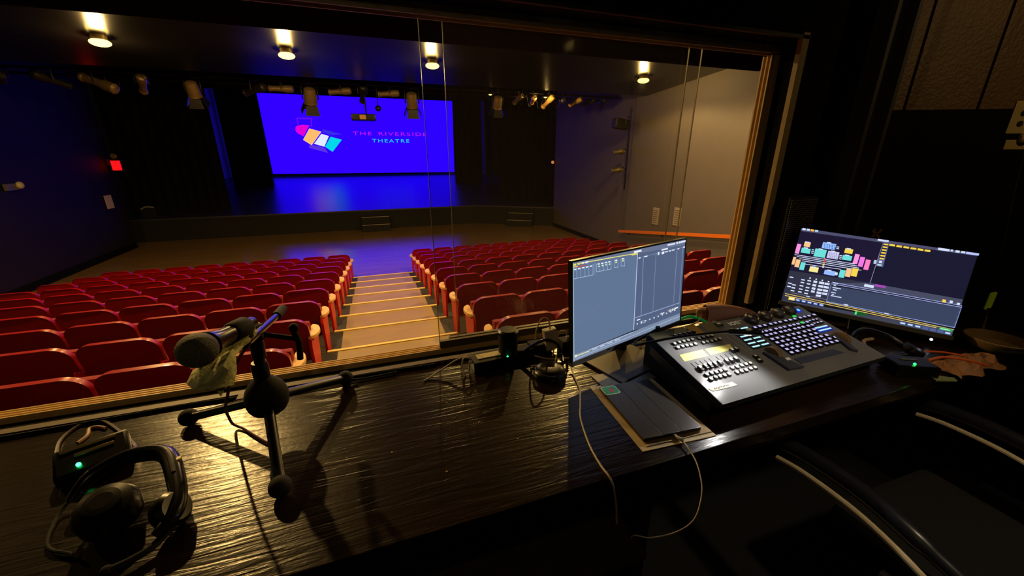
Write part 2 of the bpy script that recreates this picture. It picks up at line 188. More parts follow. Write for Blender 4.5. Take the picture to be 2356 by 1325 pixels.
MON_R=[([(0.001,0.962),(0.495,0.96),(0.494,0.444),(-0.002,0.419)],(30,24,52)),([(-0.002,0.419),(0.494,0.444),(0.5,0.358),(0.273,0.342),(0.277,0.108),(0.0,0.0)],(48,50,68)),([(-0.0,1.0),(1.0,1.0),(0.999,0.972),(0.002,0.96)],(78,78,110)),([(0.534,0.949),(1.002,0.972),(0.995,0.453),(0.496,0.451)],(26,26,50)),([(0.494,0.444),(0.996,0.447),(0.999,0.372),(0.271,0.354)],(72,76,100)),([(0.275,0.323),(1.002,0.35),(0.998,0.102),(0.276,0.107)],(58,68,95)),([(-0.001,0.01),(0.998,0.084),(1.0,0.0),(-0.003,-0.004)],(62,66,84)),([(0.004,0.643),(0.38,0.651),(0.38,0.643),(0.004,0.635)],(215,225,255)),([(0.021,0.623),(0.394,0.631),(0.394,0.623),(0.021,0.615)],(215,225,255)),([(0.04,0.601),(0.409,0.609),(0.409,0.601),(0.04,0.593)],(215,225,255)),([(0.06,0.578),(0.425,0.586),(0.425,0.578),(0.06,0.57)],(215,225,255)),([(0.087,0.541),(0.306,0.554),(0.306,0.547),(0.087,0.534)],(215,225,255)),([(0.502,0.964),(0.496,0.444),(0.493,0.444),(0.499,0.964)],(150,150,190)),([(0.002,0.787),(0.028,0.787),(0.028,0.656),(0.002,0.656)],(250,150,225)),([(0.364,0.775),(0.391,0.775),(0.391,0.65),(0.364,0.65)],(250,150,225)),([(0.398,0.75),(0.426,0.75),(0.426,0.625),(0.398,0.625)],(245,120,230)),([(0.434,0.728),(0.462,0.728),(0.462,0.598),(0.434,0.598)],(255,130,200)),([(0.045,0.83),(0.084,0.83),(0.084,0.766),(0.045,0.766)],(255,200,140)),([(0.037,0.745),(0.095,0.745),(0.095,0.68),(0.037,0.68)],(110,225,220)),([(0.122,0.764),(0.193,0.764),(0.193,0.659),(0.122,0.659)],(110,225,220)),([(0.157,0.86),(0.239,0.86),(0.239,0.781),(0.157,0.781)],(150,190,255)),([(0.203,0.761),(0.271,0.761),(0.271,0.666),(0.203,0.666)],(205,205,245)),([(0.298,0.825),(0.346,0.825),(0.346,0.765),(0.298,0.765)],(250,215,80)),([(0.295,0.739),(0.351,0.739),(0.351,0.677),(0.295,0.677)],(110,225,220)),([(0.12,0.523),(0.175,0.523),(0.175,0.454),(0.12,0.454)],(250,235,150)),([(0.214,0.51),(0.281,0.51),(0.281,0.451),(0.214,0.451)],(150,190,255)),([(0.305,0.546),(0.338,0.546),(0.338,0.446),(0.305,0.446)],(110,225,220)),([(0.34,0.574),(0.371,0.574),(0.371,0.471),(0.34,0.471)],(255,200,140)),([(0.373,0.593),(0.408,0.593),(0.408,0.49),(0.373,0.49)],(250,215,80)),([(-0.001,0.607),(0.019,0.607),(0.019,0.504),(-0.001,0.504)],(255,200,140)),([(0.023,0.582),(0.051,0.582),(0.051,0.478),(0.023,0.478)],(255,200,140)),([(0.057,0.558),(0.087,0.558),(0.087,0.454),(0.057,0.454)],(110,225,220)),([(0.279,0.501),(0.296,0.501),(0.296,0.465),(0.279,0.465)],(215,225,255)),([(0.047,0.835),(0.074,0.835),(0.074,0.821),(0.047,0.821)],(215,225,255)),([(0.18,0.87),(0.206,0.87),(0.206,0.856),(0.18,0.856)],(215,225,255)),([(0.141,0.771),(0.167,0.771),(0.167,0.757),(0.141,0.757)],(215,225,255)),([(0.306,0.832),(0.331,0.832),(0.331,0.818),(0.306,0.818)],(215,225,255)),([(0.307,0.747),(0.332,0.747),(0.332,0.732),(0.307,0.732)],(215,225,255)),([(0.131,0.527),(0.157,0.527),(0.157,0.512),(0.131,0.512)],(215,225,255)),([(0.228,0.518),(0.254,0.518),(0.254,0.503),(0.228,0.503)],(215,225,255)),([(0.219,0.769),(0.244,0.769),(0.244,0.755),(0.219,0.755)],(215,225,255)),([(0.048,0.757),(0.075,0.757),(0.075,0.742),(0.048,0.742)],(215,225,255)),([(0.166,0.841),(0.173,0.841),(0.173,0.831),(0.166,0.831)],(60,90,170)),([(0.168,0.822),(0.175,0.822),(0.175,0.812),(0.168,0.812)],(60,90,170)),([(0.171,0.802),(0.178,0.802),(0.178,0.792),(0.171,0.792)],(60,90,170)),([(0.208,0.741),(0.214,0.741),(0.214,0.731),(0.208,0.731)],(110,110,150)),([(0.211,0.721),(0.216,0.721),(0.216,0.712),(0.211,0.712)],(110,110,150)),([(0.213,0.702),(0.218,0.702),(0.218,0.692),(0.213,0.692)],(110,110,150)),([(0.215,0.682),(0.221,0.682),(0.221,0.672),(0.215,0.672)],(110,110,150)),([(0.182,0.841),(0.188,0.841),(0.188,0.831),(0.182,0.831)],(60,90,170)),([(0.184,0.822),(0.191,0.822),(0.191,0.812),(0.184,0.812)],(60,90,170)),([(0.186,0.802),(0.193,0.802),(0.193,0.792),(0.186,0.792)],(60,90,170)),([(0.219,0.741),(0.225,0.741),(0.225,0.731),(0.219,0.731)],(110,110,150)),([(0.222,0.721),(0.227,0.721),(0.227,0.712),(0.222,0.712)],(110,110,150)),([(0.224,0.702),(0.229,0.702),(0.229,0.692),(0.224,0.692)],(110,110,150)),([(0.226,0.682),(0.232,0.682),(0.232,0.673),(0.226,0.673)],(110,110,150)),([(0.197,0.841),(0.204,0.841),(0.204,0.831),(0.197,0.831)],(60,90,170)),([(0.199,0.822),(0.206,0.822),(0.206,0.812),(0.199,0.812)],(60,90,170)),([(0.201,0.802),(0.208,0.802),(0.208,0.792),(0.201,0.792)],(60,90,170)),([(0.231,0.741),(0.236,0.741),(0.236,0.731),(0.231,0.731)],(110,110,150)),([(0.233,0.722),(0.238,0.722),(0.238,0.712),(0.233,0.712)],(110,110,150)),([(0.235,0.702),(0.24,0.702),(0.24,0.692),(0.235,0.692)],(110,110,150)),([(0.238,0.682),(0.243,0.682),(0.243,0.673),(0.238,0.673)],(110,110,150)),([(0.212,0.841),(0.219,0.841),(0.219,0.831),(0.212,0.831)],(60,90,170)),([(0.214,0.822),(0.221,0.822),(0.221,0.812),(0.214,0.812)],(60,90,170)),([(0.217,0.802),(0.224,0.802),(0.224,0.792),(0.217,0.792)],(60,90,170)),([(0.242,0.741),(0.247,0.741),(0.247,0.731),(0.242,0.731)],(110,110,150)),([(0.244,0.721),(0.249,0.721),(0.249,0.712),(0.244,0.712)],(110,110,150)),([(0.246,0.702),(0.252,0.702),(0.252,0.692),(0.246,0.692)],(110,110,150)),([(0.249,0.683),(0.254,0.683),(0.254,0.673),(0.249,0.673)],(110,110,150)),([(0.227,0.841),(0.234,0.841),(0.234,0.831),(0.227,0.831)],(60,90,170)),([(0.23,0.822),(0.236,0.822),(0.236,0.812),(0.23,0.812)],(60,90,170)),([(0.232,0.802),(0.239,0.802),(0.239,0.792),(0.232,0.792)],(60,90,170)),([(0.253,0.741),(0.258,0.741),(0.258,0.731),(0.253,0.731)],(110,110,150)),([(0.255,0.722),(0.26,0.722),(0.26,0.712),(0.255,0.712)],(110,110,150)),([(0.258,0.702),(0.263,0.702),(0.263,0.692),(0.258,0.692)],(110,110,150)),([(0.26,0.683),(0.265,0.683),(0.265,0.673),(0.26,0.673)],(110,110,150)),([(0.1,0.745),(0.115,0.745),(0.115,0.734),(0.1,0.734)],(215,225,255)),([(0.101,0.723),(0.117,0.723),(0.117,0.712),(0.101,0.712)],(215,225,255)),([(0.102,0.701),(0.117,0.701),(0.117,0.689),(0.102,0.689)],(215,225,255)),([(0.244,0.831),(0.259,0.831),(0.259,0.82),(0.244,0.82)],(215,225,255)),([(0.245,0.81),(0.26,0.81),(0.26,0.799),(0.245,0.799)],(215,225,255)),([(0.275,0.728),(0.29,0.728),(0.29,0.717),(0.275,0.717)],(215,225,255)),([(0.276,0.707),(0.291,0.707),(0.291,0.696),(0.276,0.696)],(215,225,255)),([(0.277,0.685),(0.292,0.685),(0.292,0.674),(0.277,0.674)],(215,225,255)),([(0.19,0.657),(0.2,0.657),(0.2,0.638),(0.19,0.638)],(255,120,140)),([(0.191,0.63),(0.2,0.63),(0.2,0.612),(0.191,0.612)],(255,90,90)),([(0.192,0.604),(0.201,0.604),(0.201,0.585),(0.192,0.585)],(255,180,80)),([(0.192,0.577),(0.202,0.577),(0.202,0.558),(0.192,0.558)],(255,220,90)),([(0.193,0.55),(0.203,0.55),(0.203,0.531),(0.193,0.531)],(240,240,255)),([(0.011,0.34),(0.035,0.34),(0.035,0.325),(0.011,0.325)],(215,225,255)),([(0.012,0.257),(0.036,0.257),(0.036,0.242),(0.012,0.242)],(215,225,255)),([(0.012,0.213),(0.036,0.213),(0.036,0.197),(0.012,0.197)],(215,225,255)),([(0.04,0.247),(0.064,0.247),(0.064,0.232),(0.04,0.232)],(215,225,255)),([(0.041,0.207),(0.064,0.207),(0.064,0.191),(0.041,0.191)],(215,225,255)),([(0.041,0.166),(0.065,0.166),(0.065,0.151),(0.041,0.151)],(215,225,255)),([(0.087,0.335),(0.11,0.335),(0.11,0.32),(0.087,0.32)],(215,225,255)),([(0.088,0.298),(0.111,0.298),(0.111,0.283),(0.088,0.283)],(215,225,255)),([(0.088,0.253),(0.112,0.253),(0.112,0.238),(0.088,0.238)],(215,225,255)),([(0.089,0.209),(0.112,0.209),(0.112,0.194),(0.089,0.194)],(215,225,255)),([(0.089,0.169),(0.112,0.169),(0.112,0.154),(0.089,0.154)],(215,225,255)),([(0.127,0.338),(0.15,0.338),(0.15,0.322),(0.127,0.322)],(215,225,255)),([(0.128,0.296),(0.151,0.296),(0.151,0.28),(0.128,0.28)],(215,225,255)),([(0.128,0.245),(0.151,0.245),(0.151,0.23),(0.128,0.23)],(215,225,255)),([(0.129,0.206),(0.152,0.206),(0.152,0.19),(0.129,0.19)],(215,225,255)),([(0.129,0.166),(0.152,0.166),(0.152,0.151),(0.129,0.151)],(215,225,255)),([(0.165,0.346),(0.188,0.346),(0.188,0.318),(0.165,0.318)],(215,225,255)),([(0.165,0.299),(0.188,0.299),(0.188,0.271),(0.165,0.271)],(215,225,255)),([(0.166,0.254),(0.189,0.254),(0.189,0.226),(0.166,0.226)],(215,225,255)),([(0.167,0.214),(0.19,0.214),(0.19,0.187),(0.167,0.187)],(215,225,255)),([(0.2,0.346),(0.231,0.346),(0.231,0.318),(0.2,0.318)],(215,225,255)),([(0.201,0.3),(0.232,0.3),(0.232,0.272),(0.201,0.272)],(215,225,255)),([(0.201,0.254),(0.232,0.254),(0.232,0.227),(0.201,0.227)],(215,225,255)),([(0.202,0.212),(0.233,0.212),(0.233,0.185),(0.202,0.185)],(215,225,255)),([(0.203,0.173),(0.234,0.173),(0.234,0.145),(0.203,0.145)],(215,225,255)),([(0.235,0.346),(0.265,0.346),(0.265,0.319),(0.235,0.319)],(215,225,255)),([(0.235,0.301),(0.266,0.301),(0.266,0.274),(0.235,0.274)],(215,225,255)),([(0.236,0.256),(0.267,0.256),(0.267,0.228),(0.236,0.228)],(215,225,255)),([(0.237,0.214),(0.268,0.214),(0.268,0.186),(0.237,0.186)],(215,225,255)),([(0.134,0.376),(0.143,0.376),(0.143,0.358),(0.134,0.358)],(215,225,255)),([(0.173,0.375),(0.182,0.375),(0.182,0.358),(0.173,0.358)],(215,225,255)),([(0.212,0.375),(0.22,0.375),(0.22,0.357),(0.212,0.357)],(215,225,255)),([(0.25,0.374),(0.259,0.374),(0.259,0.357),(0.25,0.357)],(215,225,255)),([(0.497,0.97),(0.532,0.969),(0.537,0.665),(0.497,0.666)],(95,100,140)),([(0.5,0.964),(0.528,0.962),(0.529,0.76),(0.5,0.76)],(40,36,60)),([(0.503,0.956),(0.528,0.956),(0.528,0.939),(0.503,0.939)],(250,215,80)),([(0.503,0.92),(0.529,0.92),(0.529,0.903),(0.503,0.903)],(250,215,80)),([(0.503,0.884),(0.529,0.884),(0.529,0.867),(0.503,0.867)],(250,215,80)),([(0.504,0.848),(0.529,0.848),(0.529,0.83),(0.504,0.83)],(250,215,80)),([(0.504,0.812),(0.53,0.812),(0.53,0.794),(0.504,0.794)],(250,215,80)),([(0.504,0.775),(0.53,0.775),(0.53,0.758),(0.504,0.758)],(250,215,80)),([(0.507,0.738),(0.523,0.738),(0.523,0.71),(0.507,0.71)],(220,240,255)),([(0.502,0.694),(0.526,0.694),(0.526,0.675),(0.502,0.675)],(190,220,240)),([(0.479,0.737),(0.492,0.737),(0.492,0.69),(0.479,0.69)],(190,220,240)),([(0.535,0.961),(0.567,0.961),(0.567,0.938),(0.535,0.938)],(250,215,80)),([(0.575,0.96),(0.606,0.96),(0.606,0.937),(0.575,0.937)],(250,215,80)),([(0.614,0.959),(0.645,0.959),(0.645,0.937),(0.614,0.937)],(250,215,80)),([(0.653,0.958),(0.684,0.958),(0.684,0.936),(0.653,0.936)],(250,215,80)),([(0.691,0.958),(0.722,0.958),(0.722,0.935),(0.691,0.935)],(250,215,80)),([(0.729,0.957),(0.759,0.957),(0.759,0.934),(0.729,0.934)],(250,215,80)),([(0.522,0.442),(0.583,0.442),(0.583,0.413),(0.522,0.413)],(170,70,190)),([(0.464,0.42),(0.519,0.42),(0.519,0.385),(0.464,0.385)],(215,225,255)),([(0.276,0.37),(0.999,0.375),(0.999,0.369),(0.276,0.363)],(170,180,240)),([(0.277,0.347),(1.001,0.356),(1.001,0.349),(0.277,0.34)],(170,180,240)),([(0.275,0.355),(0.277,0.107),(0.274,0.107),(0.272,0.355)],(140,150,200)),([(0.285,0.369),(0.314,0.369),(0.314,0.357),(0.285,0.357)],(215,225,255)),([(0.29,0.337),(0.304,0.337),(0.304,0.326),(0.29,0.326)],(215,225,255)),([(0.287,0.307),(0.339,0.307),(0.339,0.296),(0.287,0.296)],(215,225,255)),([(0.293,0.28),(0.316,0.28),(0.316,0.269),(0.293,0.269)],(215,225,255)),([(0.287,0.242),(0.316,0.242),(0.316,0.231),(0.287,0.231)],(215,225,255)),([(0.294,0.218),(0.308,0.218),(0.308,0.207),(0.294,0.207)],(215,225,255)),([(0.291,0.199),(0.355,0.199),(0.355,0.188),(0.291,0.188)],(215,225,255)),([(0.276,0.111),(0.999,0.106),(0.998,0.099),(0.275,0.103)],(150,165,230)),([(1.001,0.366),(0.998,0.101),(0.994,0.101),(0.997,0.366)],(140,150,220)),([(0.011,0.107),(0.997,0.079),(0.997,0.071),(0.011,0.099)],(235,205,110)),([(0.013,0.081),(0.908,0.062),(0.908,0.054),(0.013,0.073)],(235,205,110)),([(0.046,0.131),(0.274,0.132),(0.274,0.129),(0.046,0.127)],(150,150,170)),([(0.041,0.072),(0.081,0.072),(0.081,0.031),(0.041,0.031)],(250,215,80)),([(0.048,0.06),(0.075,0.06),(0.075,0.042),(0.048,0.042)],(255,255,240)),([(0.085,0.068),(0.117,0.068),(0.117,0.031),(0.085,0.031)],(70,90,160)),([(0.09,0.057),(0.111,0.057),(0.111,0.042),(0.09,0.042)],(215,225,255)),([(0.123,0.067),(0.155,0.067),(0.155,0.031),(0.123,0.031)],(70,90,160)),([(0.129,0.056),(0.149,0.056),(0.149,0.042),(0.129,0.042)],(215,225,255)),([(0.161,0.066),(0.193,0.066),(0.193,0.031),(0.161,0.031)],(70,90,160)),([(0.166,0.056),(0.187,0.056),(0.187,0.042),(0.166,0.042)],(215,225,255)),([(0.199,0.066),(0.23,0.066),(0.23,0.03),(0.199,0.03)],(70,90,160)),([(0.204,0.055),(0.224,0.055),(0.224,0.041),(0.204,0.041)],(215,225,255)),([(0.236,0.065),(0.267,0.065),(0.267,0.03),(0.236,0.03)],(70,90,160)),([(0.241,0.055),(0.261,0.055),(0.261,0.041),(0.241,0.041)],(215,225,255)),([(0.456,0.061),(0.521,0.061),(0.521,0.019),(0.456,0.019)],(20,90,40)),([(0.457,0.059),(0.468,0.059),(0.468,0.017),(0.457,0.017)],(80,240,110)),([(0.714,0.048),(0.748,0.048),(0.748,0.012),(0.714,0.012)],(80,95,150)),([(0.718,0.038),(0.744,0.038),(0.744,0.021),(0.718,0.021)],(210,230,255)),([(0.755,0.046),(0.789,0.046),(0.789,0.011),(0.755,0.011)],(80,95,150)),([(0.759,0.037),(0.785,0.037),(0.785,0.02),(0.759,0.02)],(210,230,255)),([(0.796,0.045),(0.83,0.045),(0.83,0.01),(0.796,0.01)],(80,95,150)),([(0.8,0.035),(0.826,0.035),(0.826,0.019),(0.8,0.019)],(210,230,255)),([(0.837,0.043),(0.87,0.043),(0.87,0.008),(0.837,0.008)],(80,95,150)),([(0.877,0.042),(0.909,0.042),(0.909,0.007),(0.877,0.007)],(80,95,150)),([(0.916,0.041),(0.949,0.041),(0.949,0.006),(0.916,0.006)],(80,95,150)),([(0.955,0.039),(0.987,0.039),(0.987,0.005),(0.955,0.005)],(80,95,150)),([(0.959,0.03),(0.984,0.03),(0.984,0.014),(0.959,0.014)],(210,230,255)),([(0.923,0.076),(0.991,0.076),(0.991,0.044),(0.923,0.044)],(60,160,100)),([(0.928,0.065),(0.977,0.065),(0.977,0.053),(0.928,0.053)],(170,250,200)),([(0.895,0.405),(0.913,0.405),(0.913,0.371),(0.895,0.371)],(250,215,80)),([(0.932,0.407),(0.948,0.407),(0.948,0.378),(0.932,0.378)],(215,225,255)),([(0.97,0.397),(0.985,0.397),(0.985,0.373),(0.97,0.373)],(215,225,255)),([(0.006,1.006),(0.027,1.006),(0.027,0.974),(0.006,0.974)],(215,225,255)),([(0.034,1.006),(0.054,1.006),(0.054,0.974),(0.034,0.974)],(215,225,255)),([(0.06,1.006),(0.079,1.006),(0.079,0.974),(0.06,0.974)],(255,190,60)),([(0.086,1.005),(0.106,1.005),(0.106,0.976),(0.086,0.976)],(190,215,240)),([(0.463,1.006),(0.525,1.006),(0.525,0.978),(0.463,0.978)],(215,225,255)),([(0.793,1.002),(0.853,1.002),(0.853,0.973),(0.793,0.973)],(215,225,255)),([(0.858,1.001),(0.87,1.001),(0.87,0.977),(0.858,0.977)],(215,225,255)),([(0.883,1.005),(0.904,1.005),(0.904,0.974),(0.883,0.974)],(215,225,255)),([(0.911,1.006),(0.932,1.006),(0.932,0.977),(0.911,0.977)],(215,225,255)),([(0.936,1.003),(1.002,1.003),(1.002,0.975),(0.936,0.975)],(190,200,255)),([(0.381,0.121),(0.406,0.121),(0.406,0.106),(0.381,0.106)],(215,225,255)),([(0.618,0.113),(0.642,0.113),(0.642,0.098),(0.618,0.098)],(215,225,255)),([(0.146,0.128),(0.167,0.128),(0.167,0.116),(0.146,0.116)],(215,225,255)),([(0.203,0.164),(0.225,0.164),(0.225,0.146),(0.203,0.146)],(215,225,255))]
MON_L=[([(-0.0,1.0),(1.0,1.0),(1.002,0.938),(-0.0,0.967)],(104,116,144)),([(-0.0,0.967),(0.522,0.951),(0.508,0.095),(0.0,0.07)],(96,116,148)),([(0.522,0.951),(1.002,0.938),(1.001,0.005),(0.508,0.095)],(84,98,130)),([(0.0,0.07),(0.996,0.092),(1.0,-0.0),(0.0,0.0)],(124,140,166)),([(0.034,0.985),(0.521,0.963),(0.521,0.954),(0.034,0.976)],(235,225,130)),([(0.522,0.957),(0.513,0.094),(0.507,0.094),(0.516,0.957)],(190,205,235)),([(0.008,0.95),(0.007,0.843),(0.005,0.844),(0.006,0.951)],(170,190,225)),([(0.032,0.951),(0.031,0.843),(0.029,0.843),(0.029,0.951)],(170,190,225)),([(0.06,0.949),(0.06,0.842),(0.058,0.842),(0.058,0.95)],(170,190,225)),([(0.09,0.948),(0.09,0.84),(0.088,0.84),(0.088,0.948)],(170,190,225)),([(0.119,0.947),(0.119,0.838),(0.117,0.838),(0.117,0.947)],(170,190,225)),([(0.151,0.945),(0.151,0.836),(0.148,0.836),(0.148,0.945)],(170,190,225)),([(0.007,0.845),(0.149,0.839),(0.149,0.834),(0.007,0.84)],(180,195,230)),([(0.01,0.936),(0.026,0.936),(0.026,0.925),(0.01,0.925)],(235,245,255)),([(0.038,0.936),(0.055,0.936),(0.055,0.924),(0.038,0.924)],(235,245,255)),([(0.067,0.936),(0.084,0.936),(0.084,0.924),(0.067,0.924)],(235,245,255)),([(0.096,0.935),(0.113,0.935),(0.113,0.923),(0.096,0.923)],(235,245,255)),([(0.125,0.935),(0.142,0.935),(0.142,0.923),(0.125,0.923)],(235,245,255)),([(0.176,0.942),(0.177,0.86),(0.174,0.86),(0.173,0.942)],(170,190,225)),([(0.202,0.941),(0.203,0.858),(0.201,0.858),(0.2,0.94)],(170,190,225)),([(0.232,0.939),(0.233,0.857),(0.23,0.857),(0.229,0.939)],(170,190,225)),([(0.263,0.937),(0.264,0.856),(0.261,0.855),(0.26,0.937)],(170,190,225)),([(0.293,0.935),(0.294,0.854),(0.292,0.854),(0.291,0.935)],(170,190,225)),([(0.183,0.94),(0.199,0.94),(0.199,0.928),(0.183,0.928)],(240,245,255)),([(0.188,0.916),(0.199,0.916),(0.199,0.904),(0.188,0.904)],(210,255,210)),([(0.211,0.939),(0.227,0.939),(0.227,0.927),(0.211,0.927)],(240,245,255)),([(0.216,0.916),(0.227,0.916),(0.227,0.903),(0.216,0.903)],(210,255,210)),([(0.24,0.939),(0.256,0.939),(0.256,0.926),(0.24,0.926)],(240,245,255)),([(0.244,0.915),(0.255,0.915),(0.255,0.903),(0.244,0.903)],(210,255,210)),([(0.268,0.938),(0.284,0.938),(0.284,0.926),(0.268,0.926)],(240,245,255)),([(0.272,0.914),(0.284,0.914),(0.284,0.902),(0.272,0.902)],(210,255,210)),([(0.175,0.862),(0.293,0.857),(0.293,0.852),(0.175,0.857)],(180,195,230)),([(0.164,0.96),(0.164,0.835),(0.162,0.836),(0.162,0.961)],(150,170,205)),([(0.318,0.944),(0.319,0.862),(0.317,0.862),(0.315,0.944)],(170,190,225)),([(0.348,0.935),(0.35,0.852),(0.347,0.852),(0.346,0.935)],(170,190,225)),([(0.323,0.939),(0.341,0.939),(0.341,0.926),(0.323,0.926)],(240,245,255)),([(0.326,0.919),(0.338,0.919),(0.338,0.905),(0.326,0.905)],(220,255,150)),([(0.318,0.864),(0.348,0.862),(0.348,0.857),(0.318,0.859)],(180,195,230)),([(0.374,0.942),(0.376,0.859),(0.373,0.859),(0.372,0.942)],(170,190,225)),([(0.405,0.933),(0.407,0.849),(0.404,0.849),(0.403,0.933)],(170,190,225)),([(0.379,0.939),(0.398,0.939),(0.398,0.926),(0.379,0.926)],(240,245,255)),([(0.383,0.919),(0.395,0.919),(0.395,0.905),(0.383,0.905)],(220,255,150)),([(0.375,0.862),(0.406,0.859),(0.405,0.854),(0.375,0.857)],(180,195,230)),([(0.007,0.986),(0.024,0.986),(0.024,0.967),(0.007,0.967)],(235,220,90)),([(0.034,0.985),(0.052,0.985),(0.052,0.969),(0.034,0.969)],(235,220,90)),([(0.063,0.986),(0.081,0.986),(0.081,0.97),(0.063,0.97)],(230,235,245)),([(0.091,0.985),(0.11,0.985),(0.11,0.967),(0.091,0.967)],(230,235,245)),([(0.03,0.955),(0.091,0.955),(0.091,0.945),(0.03,0.945)],(190,70,70)),([(0.464,0.957),(0.517,0.957),(0.517,0.947),(0.464,0.947)],(235,215,100)),([(0.484,0.989),(0.552,0.989),(0.552,0.968),(0.484,0.968)],(235,240,255)),([(0.806,0.987),(0.885,0.987),(0.885,0.969),(0.806,0.969)],(225,232,250)),([(0.897,0.99),(0.918,0.99),(0.918,0.97),(0.897,0.97)],(235,240,255)),([(0.926,0.991),(0.946,0.991),(0.946,0.97),(0.926,0.97)],(235,240,255)),([(0.949,0.992),(1.001,0.992),(1.001,0.971),(0.949,0.971)],(225,232,250)),([(0.002,0.96),(0.036,0.96),(0.036,0.952),(0.002,0.952)],(235,220,90)),([(0.574,0.896),(0.575,0.243),(0.572,0.243),(0.571,0.896)],(160,175,210)),([(0.694,0.915),(0.691,0.247),(0.689,0.247),(0.692,0.915)],(160,175,210)),([(0.913,0.893),(0.91,0.26),(0.908,0.26),(0.91,0.893)],(160,175,210)),([(0.977,0.914),(0.976,0.198),(0.974,0.198),(0.974,0.914)],(160,175,210)),([(0.523,0.908),(0.996,0.917),(0.996,0.913),(0.523,0.905)],(140,155,190)),([(0.518,0.241),(0.979,0.236),(0.979,0.23),(0.518,0.235)],(170,185,220)),([(0.526,0.909),(0.544,0.909),(0.544,0.897),(0.526,0.897)],(235,240,255)),([(0.578,0.911),(0.609,0.911),(0.609,0.898),(0.578,0.898)],(235,240,255)),([(0.746,0.946),(0.811,0.946),(0.811,0.93),(0.746,0.93)],(235,240,255)),([(0.785,0.911),(0.81,0.911),(0.81,0.899),(0.785,0.899)],(235,240,255)),([(0.821,0.911),(0.847,0.911),(0.847,0.9),(0.821,0.9)],(235,240,255)),([(0.856,0.913),(0.882,0.913),(0.882,0.902),(0.856,0.902)],(235,240,255)),([(0.71,0.922),(0.724,0.922),(0.724,0.889),(0.71,0.889)],(235,240,255)),([(0.75,0.915),(0.775,0.915),(0.775,0.888),(0.75,0.888)],(235,240,255)),([(0.914,0.914),(0.934,0.914),(0.934,0.903),(0.914,0.903)],(235,240,255)),([(0.976,0.922),(0.995,0.922),(0.995,0.906),(0.976,0.906)],(235,240,255)),([(0.532,0.208),(0.566,0.208),(0.566,0.197),(0.532,0.197)],(235,240,255)),([(0.771,0.182),(0.812,0.182),(0.812,0.17),(0.771,0.17)],(235,240,255)),([(0.923,0.189),(0.965,0.189),(0.965,0.172),(0.923,0.172)],(235,240,255)),([(0.532,0.165),(0.543,0.165),(0.543,0.152),(0.532,0.152)],(235,240,255)),([(0.572,0.165),(0.584,0.165),(0.584,0.151),(0.572,0.151)],(235,240,255)),([(0.614,0.165),(0.626,0.165),(0.626,0.151),(0.614,0.151)],(235,240,255)),([(0.656,0.166),(0.668,0.166),(0.668,0.151),(0.656,0.151)],(235,240,255)),([(0.699,0.166),(0.711,0.166),(0.711,0.151),(0.699,0.151)],(235,240,255)),([(0.742,0.165),(0.754,0.165),(0.754,0.151),(0.742,0.151)],(235,240,255)),([(0.786,0.165),(0.798,0.165),(0.798,0.151),(0.786,0.151)],(235,240,255)),([(0.831,0.166),(0.843,0.166),(0.843,0.151),(0.831,0.151)],(235,240,255)),([(0.876,0.166),(0.889,0.166),(0.889,0.151),(0.876,0.151)],(235,240,255)),([(0.922,0.166),(0.935,0.166),(0.935,0.151),(0.922,0.151)],(235,240,255)),([(0.572,0.174),(0.58,0.174),(0.58,0.162),(0.572,0.162)],(210,220,245)),([(0.857,0.185),(0.865,0.185),(0.865,0.171),(0.857,0.171)],(235,240,230)),([(0.589,0.172),(0.597,0.172),(0.597,0.161),(0.589,0.161)],(210,220,245)),([(0.869,0.192),(0.877,0.192),(0.877,0.163),(0.869,0.163)],(235,240,230)),([(0.606,0.171),(0.614,0.171),(0.614,0.159),(0.606,0.159)],(210,220,245)),([(0.882,0.185),(0.89,0.185),(0.89,0.17),(0.882,0.17)],(235,240,230)),([(0.573,0.153),(0.58,0.153),(0.58,0.141),(0.573,0.141)],(210,220,245)),([(0.894,0.192),(0.902,0.192),(0.902,0.162),(0.894,0.162)],(235,240,230)),([(0.59,0.151),(0.598,0.151),(0.598,0.14),(0.59,0.14)],(210,220,245)),([(0.906,0.184),(0.915,0.184),(0.915,0.169),(0.906,0.169)],(235,240,230)),([(0.607,0.15),(0.615,0.15),(0.615,0.138),(0.607,0.138)],(210,220,245)),([(0.919,0.191),(0.927,0.191),(0.927,0.162),(0.919,0.162)],(235,240,230)),([(0.12,0.068),(0.504,0.082),(0.504,0.077),(0.12,0.062)],(200,212,240)),([(0.02,0.058),(0.12,0.059),(0.12,0.049),(0.02,0.048)],(225,225,170)),([(0.121,0.064),(0.119,0.038),(0.116,0.039),(0.118,0.065)],(200,212,240)),([(0.02,0.027),(0.993,0.06),(0.993,0.055),(0.02,0.023)],(190,205,235)),([(0.144,0.058),(0.185,0.058),(0.185,0.05),(0.144,0.05)],(200,215,240)),([(0.206,0.06),(0.248,0.06),(0.248,0.051),(0.206,0.051)],(200,215,240)),([(0.269,0.062),(0.312,0.062),(0.312,0.053),(0.269,0.053)],(200,215,240)),([(0.334,0.064),(0.378,0.064),(0.378,0.054),(0.334,0.054)],(200,215,240)),([(0.01,0.068),(0.023,0.068),(0.023,0.042),(0.01,0.042)],(230,235,220)),([(0.003,0.996),(0.004,0.002),(-0.0,0.002),(-0.0,0.996)],(190,220,225))]
